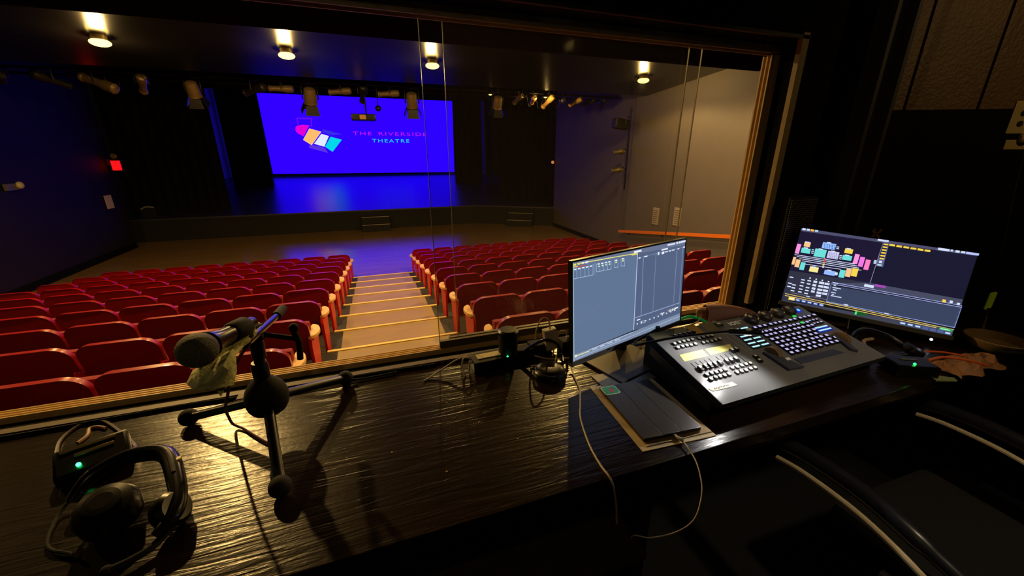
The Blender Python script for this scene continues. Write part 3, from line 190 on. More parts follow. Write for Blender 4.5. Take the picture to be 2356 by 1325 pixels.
CON={'slots_top':[((0.0634,0.9585),(0.0559,0.8602)),((0.09,0.9604),(0.082,0.8614)),((0.1171,0.9624),(0.1086,0.8626)),((0.1446,0.9644),(0.1355,0.8638)),((0.1725,0.9664),(0.1629,0.865)),((0.2008,0.9684),(0.1906,0.8663)),((0.2296,0.9705),(0.2188,0.8675)),((0.2588,0.9726),(0.2474,0.8688))],'btnA':[(0.0681,0.7337),(0.0966,0.7411),(0.1224,0.7441),(0.1476,0.7456),(0.172,0.7455),(0.0635,0.658),(0.09,0.6591),(0.1133,0.6585),(0.1353,0.6524),(0.1613,0.6546),(0.21,0.74),(0.2366,0.7438),(0.2635,0.7477),(0.2865,0.7425),(0.2053,0.6478),(0.2281,0.6487),(0.2526,0.6461),(0.2779,0.6504),(0.305,0.6535)],'lab':[[(0.0395,0.5464),(0.1691,0.5498),(0.1636,0.4326),(0.0321,0.4272)],[(0.184,0.549),(0.3268,0.5393),(0.3144,0.4432),(0.1783,0.4313)]],'slots':[((0.0528,0.3851),(0.0488,0.2051)),((0.0775,0.3866),(0.0727,0.2053)),((0.1026,0.3881),(0.097,0.2054)),((0.1281,0.3896),(0.1216,0.2055)),((0.154,0.3912),(0.1466,0.2056)),((0.1961,0.3947),(0.1878,0.2083)),((0.2225,0.3946),(0.2132,0.2069)),((0.2492,0.3945),(0.239,0.2054)),((0.2764,0.3945),(0.2652,0.204)),((0.304,0.3944),(0.2918,0.2025))],'caps':[(0.059,0.2541),(0.0884,0.2581),(0.1136,0.2601),(0.14,0.2576),(0.1675,0.2605),(0.2059,0.2587),(0.2293,0.2556),(0.2577,0.2569),(0.2906,0.4053),(0.3145,0.4086)],'btnB':[(0.0582,0.1494),(0.0848,0.1542),(0.1094,0.1517),(0.1346,0.1548),(0.1577,0.1542),(0.056,0.077),(0.0823,0.0812),(0.1044,0.0801),(0.1281,0.0778),(0.1524,0.0811),(0.1977,0.1532),(0.2239,0.1506),(0.251,0.1538),(0.2769,0.1563),(0.3011,0.1565),(0.1958,0.0757),(0.2194,0.0745),(0.2443,0.0726),(0.2729,0.0777),(0.2976,0.0766)],'tape':[(0.0072,-0.0208),(0.1337,-0.0204),(0.142,-0.0825),(0.0184,-0.074)],'enc':[(0.592,0.8798),(0.6884,0.8851),(0.783,0.895),(0.8732,0.9052)],'cyan':[(0.4722,0.7441),(0.4694,0.6586),(0.4715,0.5947),(0.4672,0.5217),(0.4631,0.4503),(0.4632,0.3821)],'keys':[[(0.5625,0.7119),(0.9541,0.7219),13],[(0.5545,0.6017),(0.8527,0.5884),11],[(0.552,0.5248),(0.8505,0.5318),11],[(0.551,0.4359),(0.8135,0.4238),9],[(0.5513,0.3605),(0.7889,0.3417),8],[(0.5473,0.2855),(0.817,0.2665),10],[(0.5449,0.2156),(0.8221,0.1967),10],[(0.5468,0.1485),(0.8262,0.1417),10]],'bars':[(0.9092,0.4593),(0.9075,0.3975)],'led':(0.9417,0.8906),'ramp':[(0.4184,0.2661),(0.4727,0.1194),(0.5142,-0.1008),(0.4288,-0.0827)],'wheel':[(0.4547,0.2133),(0.9107,0.1933)],'sq':[(0.3666,0.2304),(0.3605,0.1591)],'white':(0.4737,0.037),'ion':(0.4787,0.8959),'lines':[((0.3679,0.6798),(0.3514,0.3555)),((0.3977,0.6772),(0.3825,0.3531))],'touch':[(0.5317,0.0698),(0.7889,0.0581),(0.8179,-0.0393),(0.5337,-0.0316)],'green':[(0.839,0.6131),(0.853,0.7685)],'ramp2':[(0.8909,0.2765),(0.9271,0.2623),(0.8813,-0.0914),(0.8612,-0.0379)]}
LOGO={'mag':[(-4.58,1.78),(-4.41,1.89),(-4.1,1.95),(-3.66,1.91),(-4.15,1.16),(-4.5,1.35),(-4.63,1.54)],'or':[(-3.69,1.71),(-2.92,1.49),(-3.71,0.55),(-4.23,0.92)],'wh':[(-2.94,1.35),(-2.45,1.2),(-2.87,0.45),(-3.54,0.65)],'cy':[(-2.34,1.16),(-1.59,0.95),(-2.35,0.09),(-2.82,0.45)],'b1':[(-2.79,1.67),(-1.52,1.33),(-2.3,1.26),(-2.87,1.48)],'b2':[(-3.82,0.61),(-2.88,0.39),(-2.66,0.01),(-3.93,0.37)],'yoke':[(-4.36,1.84),(-4.41,2.38),(-3.42,2.38),(-3.56,1.83)],'txt':[(-0.73,1.52),(4.76,1.56),(4.74,1.28),(-0.77,1.28),(0.59,1.03),(3.37,1.04),(3.35,0.77),(0.56,0.76)]}
# ================================================================ AUDITORIUM SHELL
FZ=-3.36
def Yn(i): return 4.75+.905*i
def Tz(j): return -2.29-.134*j
def Yb(j): return 3.88+.9*j
m=MB(); m.box((-.1,22.9,FZ-.1),(17.6,25,.2)); m.box((-.1,6.3,FZ-.15),(17.6,9.6,.1))
struct('floor',m,FLOORW)
m=MB()
for j in range(-3,8):
    y0=Yn(j-1) if j>-3 else 1.46; y1=Yn(j)
    m.box((-.125,(y0+y1)/2,(Tz(j)+FZ-.05)/2),(16.35,y1-y0,Tz(j)-FZ-.05+.1-.0))
struct('floor_raked',m,CARP)
m=MB()
for j in range(-3,8):
    y0=Yn(j-1)+.01 if j>-3 else 1.47; y1=Yn(j)-.035
    m.box((.105,(y0+y1)/2,Tz(j)+.003),(1.37,y1-y0,.006))
    m.box((.105,Yn(j)+.012,Tz(j)-.062),(1.37,.004,.12))
struct('floor_aisle',m,AISLE)
for n,j in enumerate(range(-2,8)):
    m=MB().box((.105,Yn(j)-.005,Tz(j)+.006),(1.61,.045,.018)); struct('trim_%d'%(10+n),m,NOSE)
# side walls
m=MB().box((-8.6,9.9,-.4),(.2,16.9,6.4)); struct('wall_left',m,WALLD)
m=MB().box((8.15,6.33,-.4),(.2,9.85,6.2)); m.box((8.35,14.3,-.2),(.2,6.1,6.6)); struct('wall_right',m,WALLG)
m=MB().box((8.235,14.3,FZ+.08),(.03,6.0,.16)); m.box((-8.485,9.9,FZ+.10),(.03,16.8,.2)); struct('baseboard_right',m,BLK)
# ceilings
m=MB().box((-.1,4.25,1.74),(17,5.66,.2)); struct('ceiling',m,LOWC)
sl=math.atan(-.08)
m=MB(); yc=(7.07+10.77)/2; m.box((-.2,yc,1.90-.08*(yc-7.07)+.1),(17.2,3.72,.2),rot=Matrix.Rotation(sl,3,'X')); struct('ceiling_sloped',m,CEIL)
m=MB().box((-.1,17,3.3),(18,12.6,.1)); struct('ceiling_stage_side',m,BLK)
# stage
m=MB()
zf=-2.46; pts=[(-9.6,19.3,zf),(4.9,19.3,zf),(8.24,17.2,zf),(9.6,17.2,zf)]
m.prism([(-9.9,19.3,zf-.06),(4.9,19.3,zf-.06),(8.22,17.25,zf-.06),(9.9,17.25,zf-.06),(9.9,19.4,zf-.06),(-9.9,19.4,zf-.06)],(0,0,.06))
yb=35.2; zb=zf+(yb-19.4)*.0535
v=[(-9.9,19.4,zf),(9.9,19.4,zf),(9.9,yb,zb),(-9.9,yb,zb)]
m.prism([(a,b,c-.06) for a,b,c in v],(0,0,.06)); 
so=m.obj('stage',[STG]); so['kind']='structure'; so['label']='dark glossy stage floor running back to the projection screen'; so['category']='stage'
m=MB().box((-2.5,19.36,(zf+FZ)/2-.03),(14.8,.08,zf-FZ-.06))
dx,dy=8.2-4.9,17.27-19.32; L=math.hypot(dx,dy); m.box((6.55+.02,18.3+.04,(zf+FZ)/2-.03),(L,.06,zf-FZ-.06),rot=math.atan2(dy,dx)); struct('stage_front',m,BLKS)
m=MB().box((0,35.35,1.5),(21,.1,9.5)); struct('wall_back_stage',m,CLOTH)
# wall right of the stage
m=MB().box((9.3,18.0,.1),(2.0,.1,6.9)); struct('wall_stage_right',m,BLK)
m=MB().box((-9.6,18.45,.1),(2.0,.1,6.9)); struct('wall_stage_left',m,BLK)
# ================================================================ STAGE THINGS
BLUE=emat('projected_blue',(.012,0.0,1.0),2.6,raw=True)
scr=thing('projection_screen','huge white projection screen filled with saturated blue light at the back of the stage','projection screen',(0,34.0,-1.45))
TL,TR,BR,BL=(-6.64,3.92),(6.96,3.92),(6.86,-1.50),(-6.58,-1.44)
def scq(mb,pts,y): mb.prism([(x,y,z+1.45) for x,z in pts],(0,.01,0))
m=MB(); scq(m,[TL,TR,BR,BL],0); m.obj('screen_cloth',BLUE,scr)
m=MB(); m.box((.15,.03,-.10),(13.8,.05,.10)); m.box((.15,.03,5.47),(14.0,.05,.16)); m.obj('screen_batten',BLKS,scr)
em=MB()
cols=[('mag',(225,0,215)),('or',(255,190,110)),('wh',(225,235,255)),('cy',(0,215,235)),('b1',(55,45,225)),('b2',(90,50,225))]
mats=[]
for i,(k,c) in enumerate(cols):
    em.mi=i; scq(em,LOGO[k],-.012); mats.append(emat('projected_'+k,c,1.0))
em.mi=0; Yk=LOGO['yoke']
mats.append(emat('projected_violet',(120,10,225),1)); em.mi=6
for a,b in zip(Yk,Yk[1:]): em.cyl((a[0],-.012,a[1]+1.45),(b[0],-.012,b[1]+1.45),.035,n=6)
em.obj('projected_emblem',mats,scr)
def text(name,s,x0,x1,z0,mt,parent,y,space=1.0,sc=None,depth=.005,off=0):
    cu=bpy.data.curves.new(name,'FONT'); cu.body=s; cu.space_character=space; cu.extrude=depth; cu.offset=off
    o=bpy.data.objects.new(name+'_tmp',cu); COL.objects.link(o); dg=bpy.context.evaluated_depsgraph_get(); dg.update()
    me=bpy.data.meshes.new_from_object(o.evaluated_get(dg)); bpy.data.objects.remove(o)
    xs=[v.co.x for v in me.vertices]; zs=[v.co.y for v in me.vertices]; kx=(x1-x0)/(max(xs)-min(xs)); kz=(sc/(max(zs)-min(zs))) if sc else kx
    for v in me.vertices:
        x,yy,z=v.co; v.co=(x0+(x-min(xs))*kx,y+z,z0+(yy-min(zs))*kz)
    me.materials.clear(); me.materials.append(mt); t=bpy.data.objects.new(name,me); COL.objects.link(t); t.parent=parent; return t
text('projected_lettering','THE',-.75,.58,1.29+1.45,emat('projected_pink',(200,20,235),1),scr,-.012,1.25,.25)
text('projected_lettering','RIVERSIDE',1.10,4.75,1.29+1.45,emat('projected_pink',(200,20,235),1),scr,-.012,1.25,.25)
text('projected_lettering','THEATRE',.56,3.36,.78+1.45,emat('projected_cyan',(20,205,240),1),scr,-.012,1.25,.25)
# side walls of the stage catching blue spill beside the screen
SIDE=mat('pale_side_flat',(210,210,220),.6)
for x,y0,y1,l in ((-9.34,32.9,34.7,'left'),(9.42,33.6,34.4,'right')):
    o=MB().box((x+(.05 if x>0 else -.05),(y0+y1)/2,1.3),(.1,y1-y0,6.0)).obj('scenery_flat',SIDE)
    tag(o,'tall pale flat catching blue light %s of the projection screen'%l,'scenery flat')
def drape(x0,x1,y,z0,z1,label,group='black stage drapes',amp=.09,name='stage_curtain',mt=CLOTH,pitch=.38):
    m=MB(); n=max(8,int(abs(x1-x0)/pitch*8)); a=[];b=[];w0=abs(x1-x0)
    for i in range(n+1):
        x=x0+(x1-x0)*i/n; yy=y+amp*math.sin(i*2*math.pi/8)*(1+.3*math.sin(i*.7))
        a.append(m.bm.verts.new((x,yy,z0))); b.append(m.bm.verts.new((x,yy*1.0,z1)))
    a2=[m.bm.verts.new(v.co+Vector((0,.02,0))) for v in a]; b2=[m.bm.verts.new(v.co+Vector((0,.02,0))) for v in b]
    for i in range(n):
        m._f([a[i],a[i+1],b[i+1],b[i]],True); m._f([a2[i],b2[i],b2[i+1],a2[i+1]],True); m._f([a[i],a2[i],a2[i+1],a[i+1]]); m._f([b[i],b[i+1],b2[i+1],b2[i]])
    m._f([a[0],b[0],b2[0],a2[0]]); m._f([a[-1],a2[-1],b2[-1],b[-1]])
    return tag(m.obj(name,mt),label,'curtain',group)
def sz(y): return zf+(y-19.4)*.0535+.01
drape(-9.6,-5.98,21,sz(21),3.2,'wide black leg curtain nearest the audience, left side of the stage')
drape(-7.55,-5.50,28,sz(28),5,'black leg curtain hanging just left of the blue screen')
drape(5.72,7.60,28,sz(28),5,'black leg curtain hanging just right of the blue screen')
drape(6.75,9.8,21,sz(21),3.2,'wide black leg curtain nearest the audience, right side of the stage')
drape(-9.6,9.6,20.2,2.42,3.3,'shallow black border curtain across the top of the stage',amp=.05)
# black step units with light edge tape
def steps(x,y,rz,label):
    t=thing('step_unit',label,'steps',(x,y,FZ+.005),rz,'black steps up to the stage')
    m=MB(); 
    for k in range(2): m.box((0,-.16+.32*k-.0,.15*(k+1)-.0),(1.2,.32,.30*(k+1)))
    m.obj('treads',BLKS,t)
    for k in range(2):
        m=MB().box((0,-.30+.32*k,.30*(k+1)+.006),(1.2,.04,.012)); m.obj('edge_tape',mat('edge_tape',(190,180,160),.5),t)
    return t
steps(.1,18.95,0,'black two-step unit with pale edge tape at the middle of the stage front')
steps(6.75,17.85,math.atan2(dy,dx),'black two-step unit at the angled right end of the stage')
# ================================================================ AUDITORIUM THINGS
def rounded(w,z0,z1,r,rb=.03,n=7):
    p=[]
    for cx,cz,rr,a0 in ((w/2-r,z1-r,r,0),(-w/2+r,z1-r,r,90),(-w/2+rb,z0+rb,rb,180),(w/2-rb,z0+rb,rb,270)):
        for i in range(n+1):
            a=R_(a0+90*i/n); p.append((cx+rr*math.cos(a),cz+rr*math.sin(a)))
    return p
def make_seat(side):
    t=thing('theatre_seat','seat','theatre seat')
    s=.59; w=s-.025
    # backrest: rounded shell leaning back, slightly curved
    m=MB(); out=rounded(w,.30,.79,.115)
    def yy(x,z): return .10*(.80-z)/.5+ .035*(1-(2*x/w)**2)*0-.03*(2*x/w)**2*-1
    def wave(x,z): return z+(.008*math.cos(x/w*math.pi*2) if z>.7 else 0)
    rings=[]
    for off,ins in ((.008,.97),(0,.985),(0,1.0),(.03,1.0),(.055,.99),(.062,.96)):
        rings.append([m.bm.verts.new((x*ins,yy(x,z)+off,.55+(wave(x,z)-.55)*(ins if abs(ins)<1 else 1))) for x,z in out])
    n=len(out)
    for a,b in zip(rings,rings[1:]):
        for i in range(n): m._f([a[i],a[(i+1)%n],b[(i+1)%n],b[i]],True)
    # back face split in strips so the curve shades smoothly
    m._f(rings[0][::-1],True); m.mi=1; m._f(rings[-1],True)
    m.obj('backrest',[SEATR,SEATF],t)
    m=MB(); m.box((0,.24,.47),(w-.03,.10,.40),rot=Matrix.Rotation(R_(-8),3,'X'),bev=.03); m.obj('seat_cushion',SEATF,t)
    def panel(sd,BW=.050):
        x=sd*(s/2-.012)
        m=MB(); m.prism([(x-.016,.06,0),(x-.016,.30,0),(x-.016,.40,.30),(x-.016,.44,.51),(x-.016,.10,.515),(x-.016,.03,.56),(x-.016,.0,.50)],(.032,0,0),bev=.006); m.obj('side_panel',SEATP,t)
        m=MB(); bulge=[]
        k=9
        for i in range(k+1):
            a=math.pi*i/k; bulge.append((x+sd*(-.03+BW*math.sin(a)),.265-.17*math.cos(a),.515))
        bulge+=[(x-sd*.03,.40,.515),(x-sd*.03,.12,.515)]
        if sd<0: bulge=bulge[::-1]
        m.prism(bulge,(0,0,.03),bev=.006); m.obj('armrest',ARMW,t)
    panel(side)
    return t,panel
protoL,_=make_seat(1); protoR,_=make_seat(-1)
AISLE_ARM={}
for sd in (1,-1):
    x=sd*.295; m=MB(); bl=[(x+sd*(-.03+.088*math.sin(math.pi*i/10)),.235-.165*math.cos(math.pi*i/10),.545) for i in range(11)]+[(x-sd*.036,.36,.545),(x-sd*.036,.10,.545)]
    if sd<0: bl=bl[::-1]
    m.prism(bl,(0,0,.035),bev=.006); o_=m.obj('armrest_aisle',ARMW); AISLE_ARM[sd]=o_.data; bpy.data.objects.remove(o_)
used={1:False,-1:False}
INNER={1:[c for c in protoL.children if c.name.startswith('armrest')][0].data,-1:[c for c in protoR.children if c.name.startswith('armrest')][0].data}
count=0
for j in range(-2,9):
    z=(Tz(j) if j<8 else FZ)
    for side in (1,-1):
        for k in range(9):
            x=(-.70-.59*(k+.5)) if side==1 else (.93+.582*(k+.5))
            y=Yb(j)
            if (x-.3)/y>1.22 or (x+.4)/y<-1.02: continue
            src=protoL if side==1 else protoR
            if not used[side]: c=src; used[side]=True
            else: c=dup(src)
            c.location=(x,y,z)
            row=ORD[8-j]; 
            c['label']='red theatre seat, %s row from the stage, %s seat %s of the centre aisle'%(row,ORD[k],'left' if side==1 else 'right')
            c['group']='red theatre seats left of the aisle' if side==1 else 'red theatre seats right of the aisle'
            if k==8:
                xo=(-1 if side==1 else 1)*.295
                for nm in ('side_panel','armrest'):
                    q=[ch for ch in c.children if ch.name.startswith(nm)][0]
                    e=q.copy(); COL.objects.link(e); e.parent=c; e.location.x=2*xo if False else (-.567 if side==1 else .567)
            for ch in c.children:
                if ch.name.startswith('armrest'): ch.data=AISLE_ARM[side] if k==0 else INNER[side]
            count+=1
# ceiling downlights
BULB=emat('bulb_glow',(255,214,110),4.5)
def downlight(p,label,grp):
    t=thing('ceiling_downlight',label,'ceiling light',p,0,grp)
    m=MB(); m.lathe([(.10,.16),(.10,.02),(.125,0),(.115,-.005),(.09,.02)],n=28); m.obj('housing',mat('lamp_housing',(150,130,95),.4,.3),t)
    m=MB(); m.sphere((0,0,-.005),.135,(1,1,.42)); m.obj('bulb',BULB,t); return t
dl=['farthest left, above the left block','second from the left, above the aisle seats','third from the left, behind the glass edge','farthest right, near the right wall']
for p,l in zip(FAR_LAMPS,dl): downlight(p,'warm glowing ceiling downlight, '+l,'warm downlights on the gloss ceiling')
# lighting bars
def bar(y,z,x0,x1,label):
    o=MB().cyl((x0,y,z),(x1,y,z),.028,n=12).obj('lighting_bar',DKM); return tag(o,label,'lighting bar','black lighting bars across the room')
bar(12.5,1.76,-8.45,8.2,'black steel lighting bar across the room nearest the ceiling edge')
bar(13.7,1.80,-8.45,8.2,'thinner black lighting bar just beyond the first one')
FIXM=mat('lantern_body',(120,100,66),.45,.3,noise=.3,nscale=12)
FIXD=mat('lantern_dark',(30,27,22),.45,.3)
GOLD_LIT=mat('gold_lit_lantern',(205,165,84),.35,.4,noise=.3,nscale=12)  # golden light on the right cluster, put into the body colour
def fresnel(loc,rz,label,scale=1,tilt=35,body=FIXM):
    t=thing('stage_lantern',label,'stage light',loc,rz,'lanterns with barn doors on the lighting bar')
    q=Matrix.Rotation(R_(-tilt),3,'X')
    m=MB(); s=scale
    for a,b in (((-.15,0,-.04),(-.15,0,-.34)),((.15,0,-.04),(.15,0,-.34)),((-.15,0,-.04),(.15,0,-.04))): m.tube([tuple(v*s for v in a),tuple(v*s for v in b)],.016*s,sub=1)
    m.obj('yoke',FIXD,t)
    m=MB(); m.box((0,0,-.0),(.06*s,.09*s,.10*s),bev=.01); m.obj('clamp',FIXD,t)
    m=MB(); ax=q@Vector((0,1,0)); c=Vector((0,0,-.30*s))
    m.lathe([(.06*s,-.20*s),(.11*s,-.17*s),(.125*s,-.02*s),(.125*s,.10*s),(.14*s,.12*s)],loc=c,axis=ax,n=18); m.obj('body',body,t)
    m=MB(); e=c+ax*.13*s; up=q@Vector((0,0,1))
    for sx,sz_ in ((0,1),(0,-1),(1,0),(-1,0)):
        d=Vector((sx,0,0))+up*sz_; w_=Vector((sz_,0,0))+up*sx
        p0=e+d*.125*s; p1=p0+(ax*.18+d*.07)*s
        m.prism([p0-w_*.11*s,p0+w_*.11*s,p1+w_*.14*s,p1-w_*.14*s],ax*.004+d*.006)
    m.obj('barn_door',FIXD,t); return t
def ellips(loc,rz,label,scale=1,tilt=20,body=FIXM,grp='long spotlights on the lighting bar'):
    t=thing('profile_spotlight',label,'stage light',loc,rz,grp)
    q=Matrix.Rotation(R_(-tilt),3,'X'); s=scale; ax=q@Vector((0,1,0)); c=Vector((0,0,-.22*s))
    m=MB(); m.lathe([(.05*s,-.30*s),(.095*s,-.27*s),(.10*s,-.08*s),(.075*s,-.02*s),(.075*s,.08*s),(.07*s,.10*s),(.07*s,.28*s),(.085*s,.30*s),(.085*s,.34*s)],loc=c,axis=ax,n=18); m.obj('body',body,t)
    m=MB(); m.tube([(-.12*s,0,-.24*s),(-.12*s,0,-.03*s),(.12*s,0,-.03*s),(.12*s,0,-.24*s)],.013*s,sub=1); m.obj('yoke',FIXD,t)
    m=MB(); m.box((0,0,0),(.06*s,.09*s,.11*s),bev=.01); m.obj('clamp',FIXD,t)
    m=MB(); m.tube([c+ax*-.3*s,c+Vector((.08,-.3,.05))*s,Vector((.16*s,-.02,.0)),Vector((.2*s,0,.03*s))],.008,n=5); m.obj('power_cable',BLKS,t); return t
B1=1.76
fresnel((-3.78,12.5,B1),0,'lantern with barn doors left of the blue scenery strip',1.1,62)
fresnel((-1.22,12.5,B1),.2,'lantern with barn doors hanging over the left part of the screen',1.25,66)
fresnel((1.40,12.5,B1),-.1,'lantern with barn doors hanging over the right part of the screen',1.25,66)
fresnel((3.95,12.5,B1),0,'lantern with barn doors to the right of the blue screen',1.1,62)
for x,rz,ti,sc,l in ((-7.2,.5,5,1.0,'dim spotlight at the far left end of the bar'),(-6.4,-.6,15,1,'dim spotlight second from the far left'),(-5.53,1.2,-20,1.2,'brightly lit spotlight high above the left wall corner'),(-4.75,.4,25,1,'dark spotlight just right of the bright corner one'),(-2.45,.9,10,1.1,'dark angled spotlight above the left screen edge'),(-1.85,1.5,0,.9,'pale disc-backed spotlight at the left screen edge'),
    (-.45,1.4,5,.9,'long gold-lit spotlight left of the projector'),(.1,.1,30,1.0,'dark spotlight above the projector'),(.8,1.5,5,.9,'long gold-lit spotlight right of the projector'),
    (4.62,.2,20,.8,'gold-lit spotlight beside the right drapes'),(5.12,-.25,10,.85,'brassy-lit spotlight left in the crowded right cluster'),(5.64,.2,25,.95,'brightest brassy-lit spotlight in the crowded right cluster'),(6.14,-.3,0,.85,'sideways spotlight in the crowded right cluster'),(6.62,.3,15,.85,'dark olive spotlight right of the brassy-lit cluster'),(7.12,.3,10,.8,'dark olive spotlight near the right wall'),(7.62,-.3,20,.8,'last dark spotlight against the right wall')):
    ellips((x,12.5,B1),rz,l,sc,ti,GOLD_LIT if 'brass' in l else FIXM if ('bright' in l or 'brass' in l or 'gold' in l or 'pale' in l) else FIXD)  # lit spotlights get a brighter body colour than dim ones
# cable swags on the right cluster
m=MB()
for i in range(9):
    x=4.8+i*.33; m.tube([(x,13.10,1.78),(x+.12,13.12,1.50-.05*(i%3)),(x+.3,13.10,1.76)],.012,n=5)
tag(m.obj('cable_bundle',FIXD),'tangled cables looped under the right end of the lighting bar','cables',None,'stuff')
# projector
t=thing('ceiling_projector','dark projector hung on a pole in front of the blue screen','projector',(.05,12.5,.93))
m=MB().cyl((.08,0,.06),(.08,0,.86),.022,n=10); m.obj('pole',BLKS,t)
m=MB().box((0,0,0),(.64,.42,.17),bev=.03); m.obj('body',BLKG,t)
m=MB().box((-.02,-.215,.0),(.16,.006,.11)); m.obj('rating_label',mat('gold_label',(210,160,80),.4),t)
m=MB().cyl((.2,.2,0),(.2,.28,0),.06); m.obj('lens',BLKG,t)
t=thing('dome_camera','small round dark camera on an arm right above the projector','camera',(.46,12.42,1.17))
m=MB().sphere((0,0,0),.08); m.obj('ball',BLKG,t); m=MB().tube([(0,0,.05),(0,.06,.25),(0,.08,.56)],.014); m.obj('arm',BLKS,t)
# boom pipe with lights on the right wall
o=MB().cyl((7.97,11.36,-1.15),(7.97,11.36,1.35),.026,n=12).obj('lighting_boom',DKM); tag(o,'vertical black pipe carrying three lights on the right wall','lighting boom')
WL=mat('boom_lantern',(90,80,52),.45,.3,noise=.3,nscale=12)
for (x,z,l,big) in ((7.62,.86,'big dark flood lantern, topmost on the right wall pipe',1),(7.62,.03,'olive spotlight, middle of the right wall pipe',0),(7.60,-.53,'olive spotlight, lowest on the right wall pipe',0)):
    t=thing('wall_spotlight',l,'stage light',(x,11.36,z),0,'lights on the right wall pipe')
    m=MB(); ax=Vector((-1,.12,-.12)).normalized()
    if big: m.box((0,0,0),(.50,.30,.30),rot=Matrix.Rotation(.12,3,'Y'),bev=.05)
    else: m.lathe([(.05,-.22),(.085,-.2),(.085,-.05),(.06,0),(.06,.14),(.08,.15),(.08,.2)],axis=ax,n=18)
    m.obj('body',FIXD if big else WL,t)
    m=MB(); m.tube([(.05,-.13 if not big else -.18,0),(.10,-.13 if not big else -.18,.20 if big else .1),(.33,0,.20 if big else .06)],.014,sub=1); m.obj('bracket',FIXD,t)
# handrail (follows the rake), recessed step light and its reflected double, sign, paper
t=thing('handrail','orange varnished wooden handrail sloping along the right wall','handrail',(7.93,9.3,-2.23))
d=Vector((0,6.2,-.149*6.2)); m=MB(); m.prism([(-.03,-3.4,.507-.04),(.03,-3.4,.507-.04),(.03,-3.4,.507+.045),(-.03,-3.4,.507+.045)],(0,5.5,-.82),bev=.01); m.obj('rail',mat('orange_wood',(214,110,30),.35,noise=.2,nscale=12),t)
for yy in (-2.5,0,1.6): m=MB().tube([(.01,yy,-.149*yy-.04),(.05,yy,-.149*yy-.09),(.105,yy,-.149*yy-.09)],.012,sub=1); m.obj('bracket',DKM,t)
for y,z,l in ((9.74,-1.80,'nearer the stage'),(8.85,-1.69,'nearer the booth')):  # one of this pair stands in for a reflection in the sliding glass
    t=thing('wall_step_light','grey louvred plate, step light paired with its reflection, on the right wall, '+l,'wall light',(8.04,y,z),0,'step lights above the handrail')
    m=MB().box((0,0,0),(.03,.26,.50),bev=.008); m.obj('faceplate',mat('grey_plate',(150,140,132),.5),t)
    m=MB(); 
    for k in range(7): m.box((-.018,0,-.18+.06*k),(.012,.18,.02))
    m.obj('louvre',mat('plate_inner',(110,102,96),.5),t)
t=thing('exit_sign','red glowing exit sign with emergency lamp heads on the left wall end','exit sign',(-8.40,18.05,-.40))
m=MB().box((.12,.1,0),(.30,.12,.38),bev=.01); m.obj('housing',mat('sign_housing',(110,30,24),.5),t)
m=MB().box((.14,.035,-.01),(.26,.008,.32)); m.obj('lit_face',emat('exit_red',(255,18,22),1.3),t)
m=MB().box((-.18,.1,.1),(.26,.10,.22),bev=.01); m.obj('battery_box',mat('sign_box_red',(120,34,26),.5),t)
m=MB().lathe([(.02,-.05),(.085,-.03),(.085,.03),(.07,.035)],loc=(.14,.06,.30),axis=(0,-1,.1),n=16); m.obj('lamp_head',mat('lamp_head',(170,140,90),.3,.4),t)
o=MB().box((0,0,0),(.012,.40,.44)).obj('paper_notice',mat('paper',(214,190,190),.7)); o.location=(-8.47,17.45,-1.58); tag(o,'pale square paper notice on the left wall below the exit sign','notice')
t=thing('emergency_light','twin-head emergency light on the left wall, cut by the frame edge','emergency light',(-8.42,13.6,-.80))
m=MB().box((0,0,0),(.08,.34,.16),bev=.01); m.obj('box',mat('em_box',(90,84,78),.5),t); m=MB().sphere((.06,.2,.03),.09,(.8,1,1)); m.obj('lamp_head',mat('em_head',(190,175,140),.35),t)
t=thing('indicator_lamp','tiny orange round lamp at the stage end of the right wall','lamp',(8.10,17.3,-.40))
m=MB().sphere((0,-.03,0),.07); m.obj('lens',emat('orange_lens',(250,150,90),.8),t); m=MB().cyl((.03,0,0),(.13,0,0),.05); m.obj('base',FIXD,t)
t=thing('speaker_cabinet','small dark object with a pale curved rim on the stage left apron','speaker',(-8.5,20.0,zf+.0))
m=MB().box((0,0,.22),(.5,.4,.44),bev=.04); m.obj('cabinet',BLKS,t); m=MB().tube([(-.2,-.22,.34),(0,-.24,.43),(.24,-.22,.40)],.025); m.obj('rim',mat('rim_grey',(150,150,160),.4),t)

# small lit lamps on the lighting bar; the right cluster's is added to brighten it
for x,l,pw in ((3.62,'small lit yellow work lamp alone on the bar right of the screen',1.5),(5.38,'added small yellow lamp lighting the crowded right lanterns',45)):
    t=thing('work_lamp',l,'lamp',(x,12.15,1.62),0,'lit work lamps on the lighting bar')
    m=MB(); m.lathe([(.03,.14),(.05,.10),(.10,.03),(.105,.0)],n=18); m.obj('shade',FIXD,t)
    m=MB().sphere((0,0,.01),.05,(1,1,.7)); m.obj('bulb',BULB,t); m=MB().tube([(0,0,.13),(0,.15,.17),(0,.35,.15)],.01); m.obj('arm',FIXD,t)
    point('work_lamp_glow',(x,12.05,1.50),pw,WARM,.04)
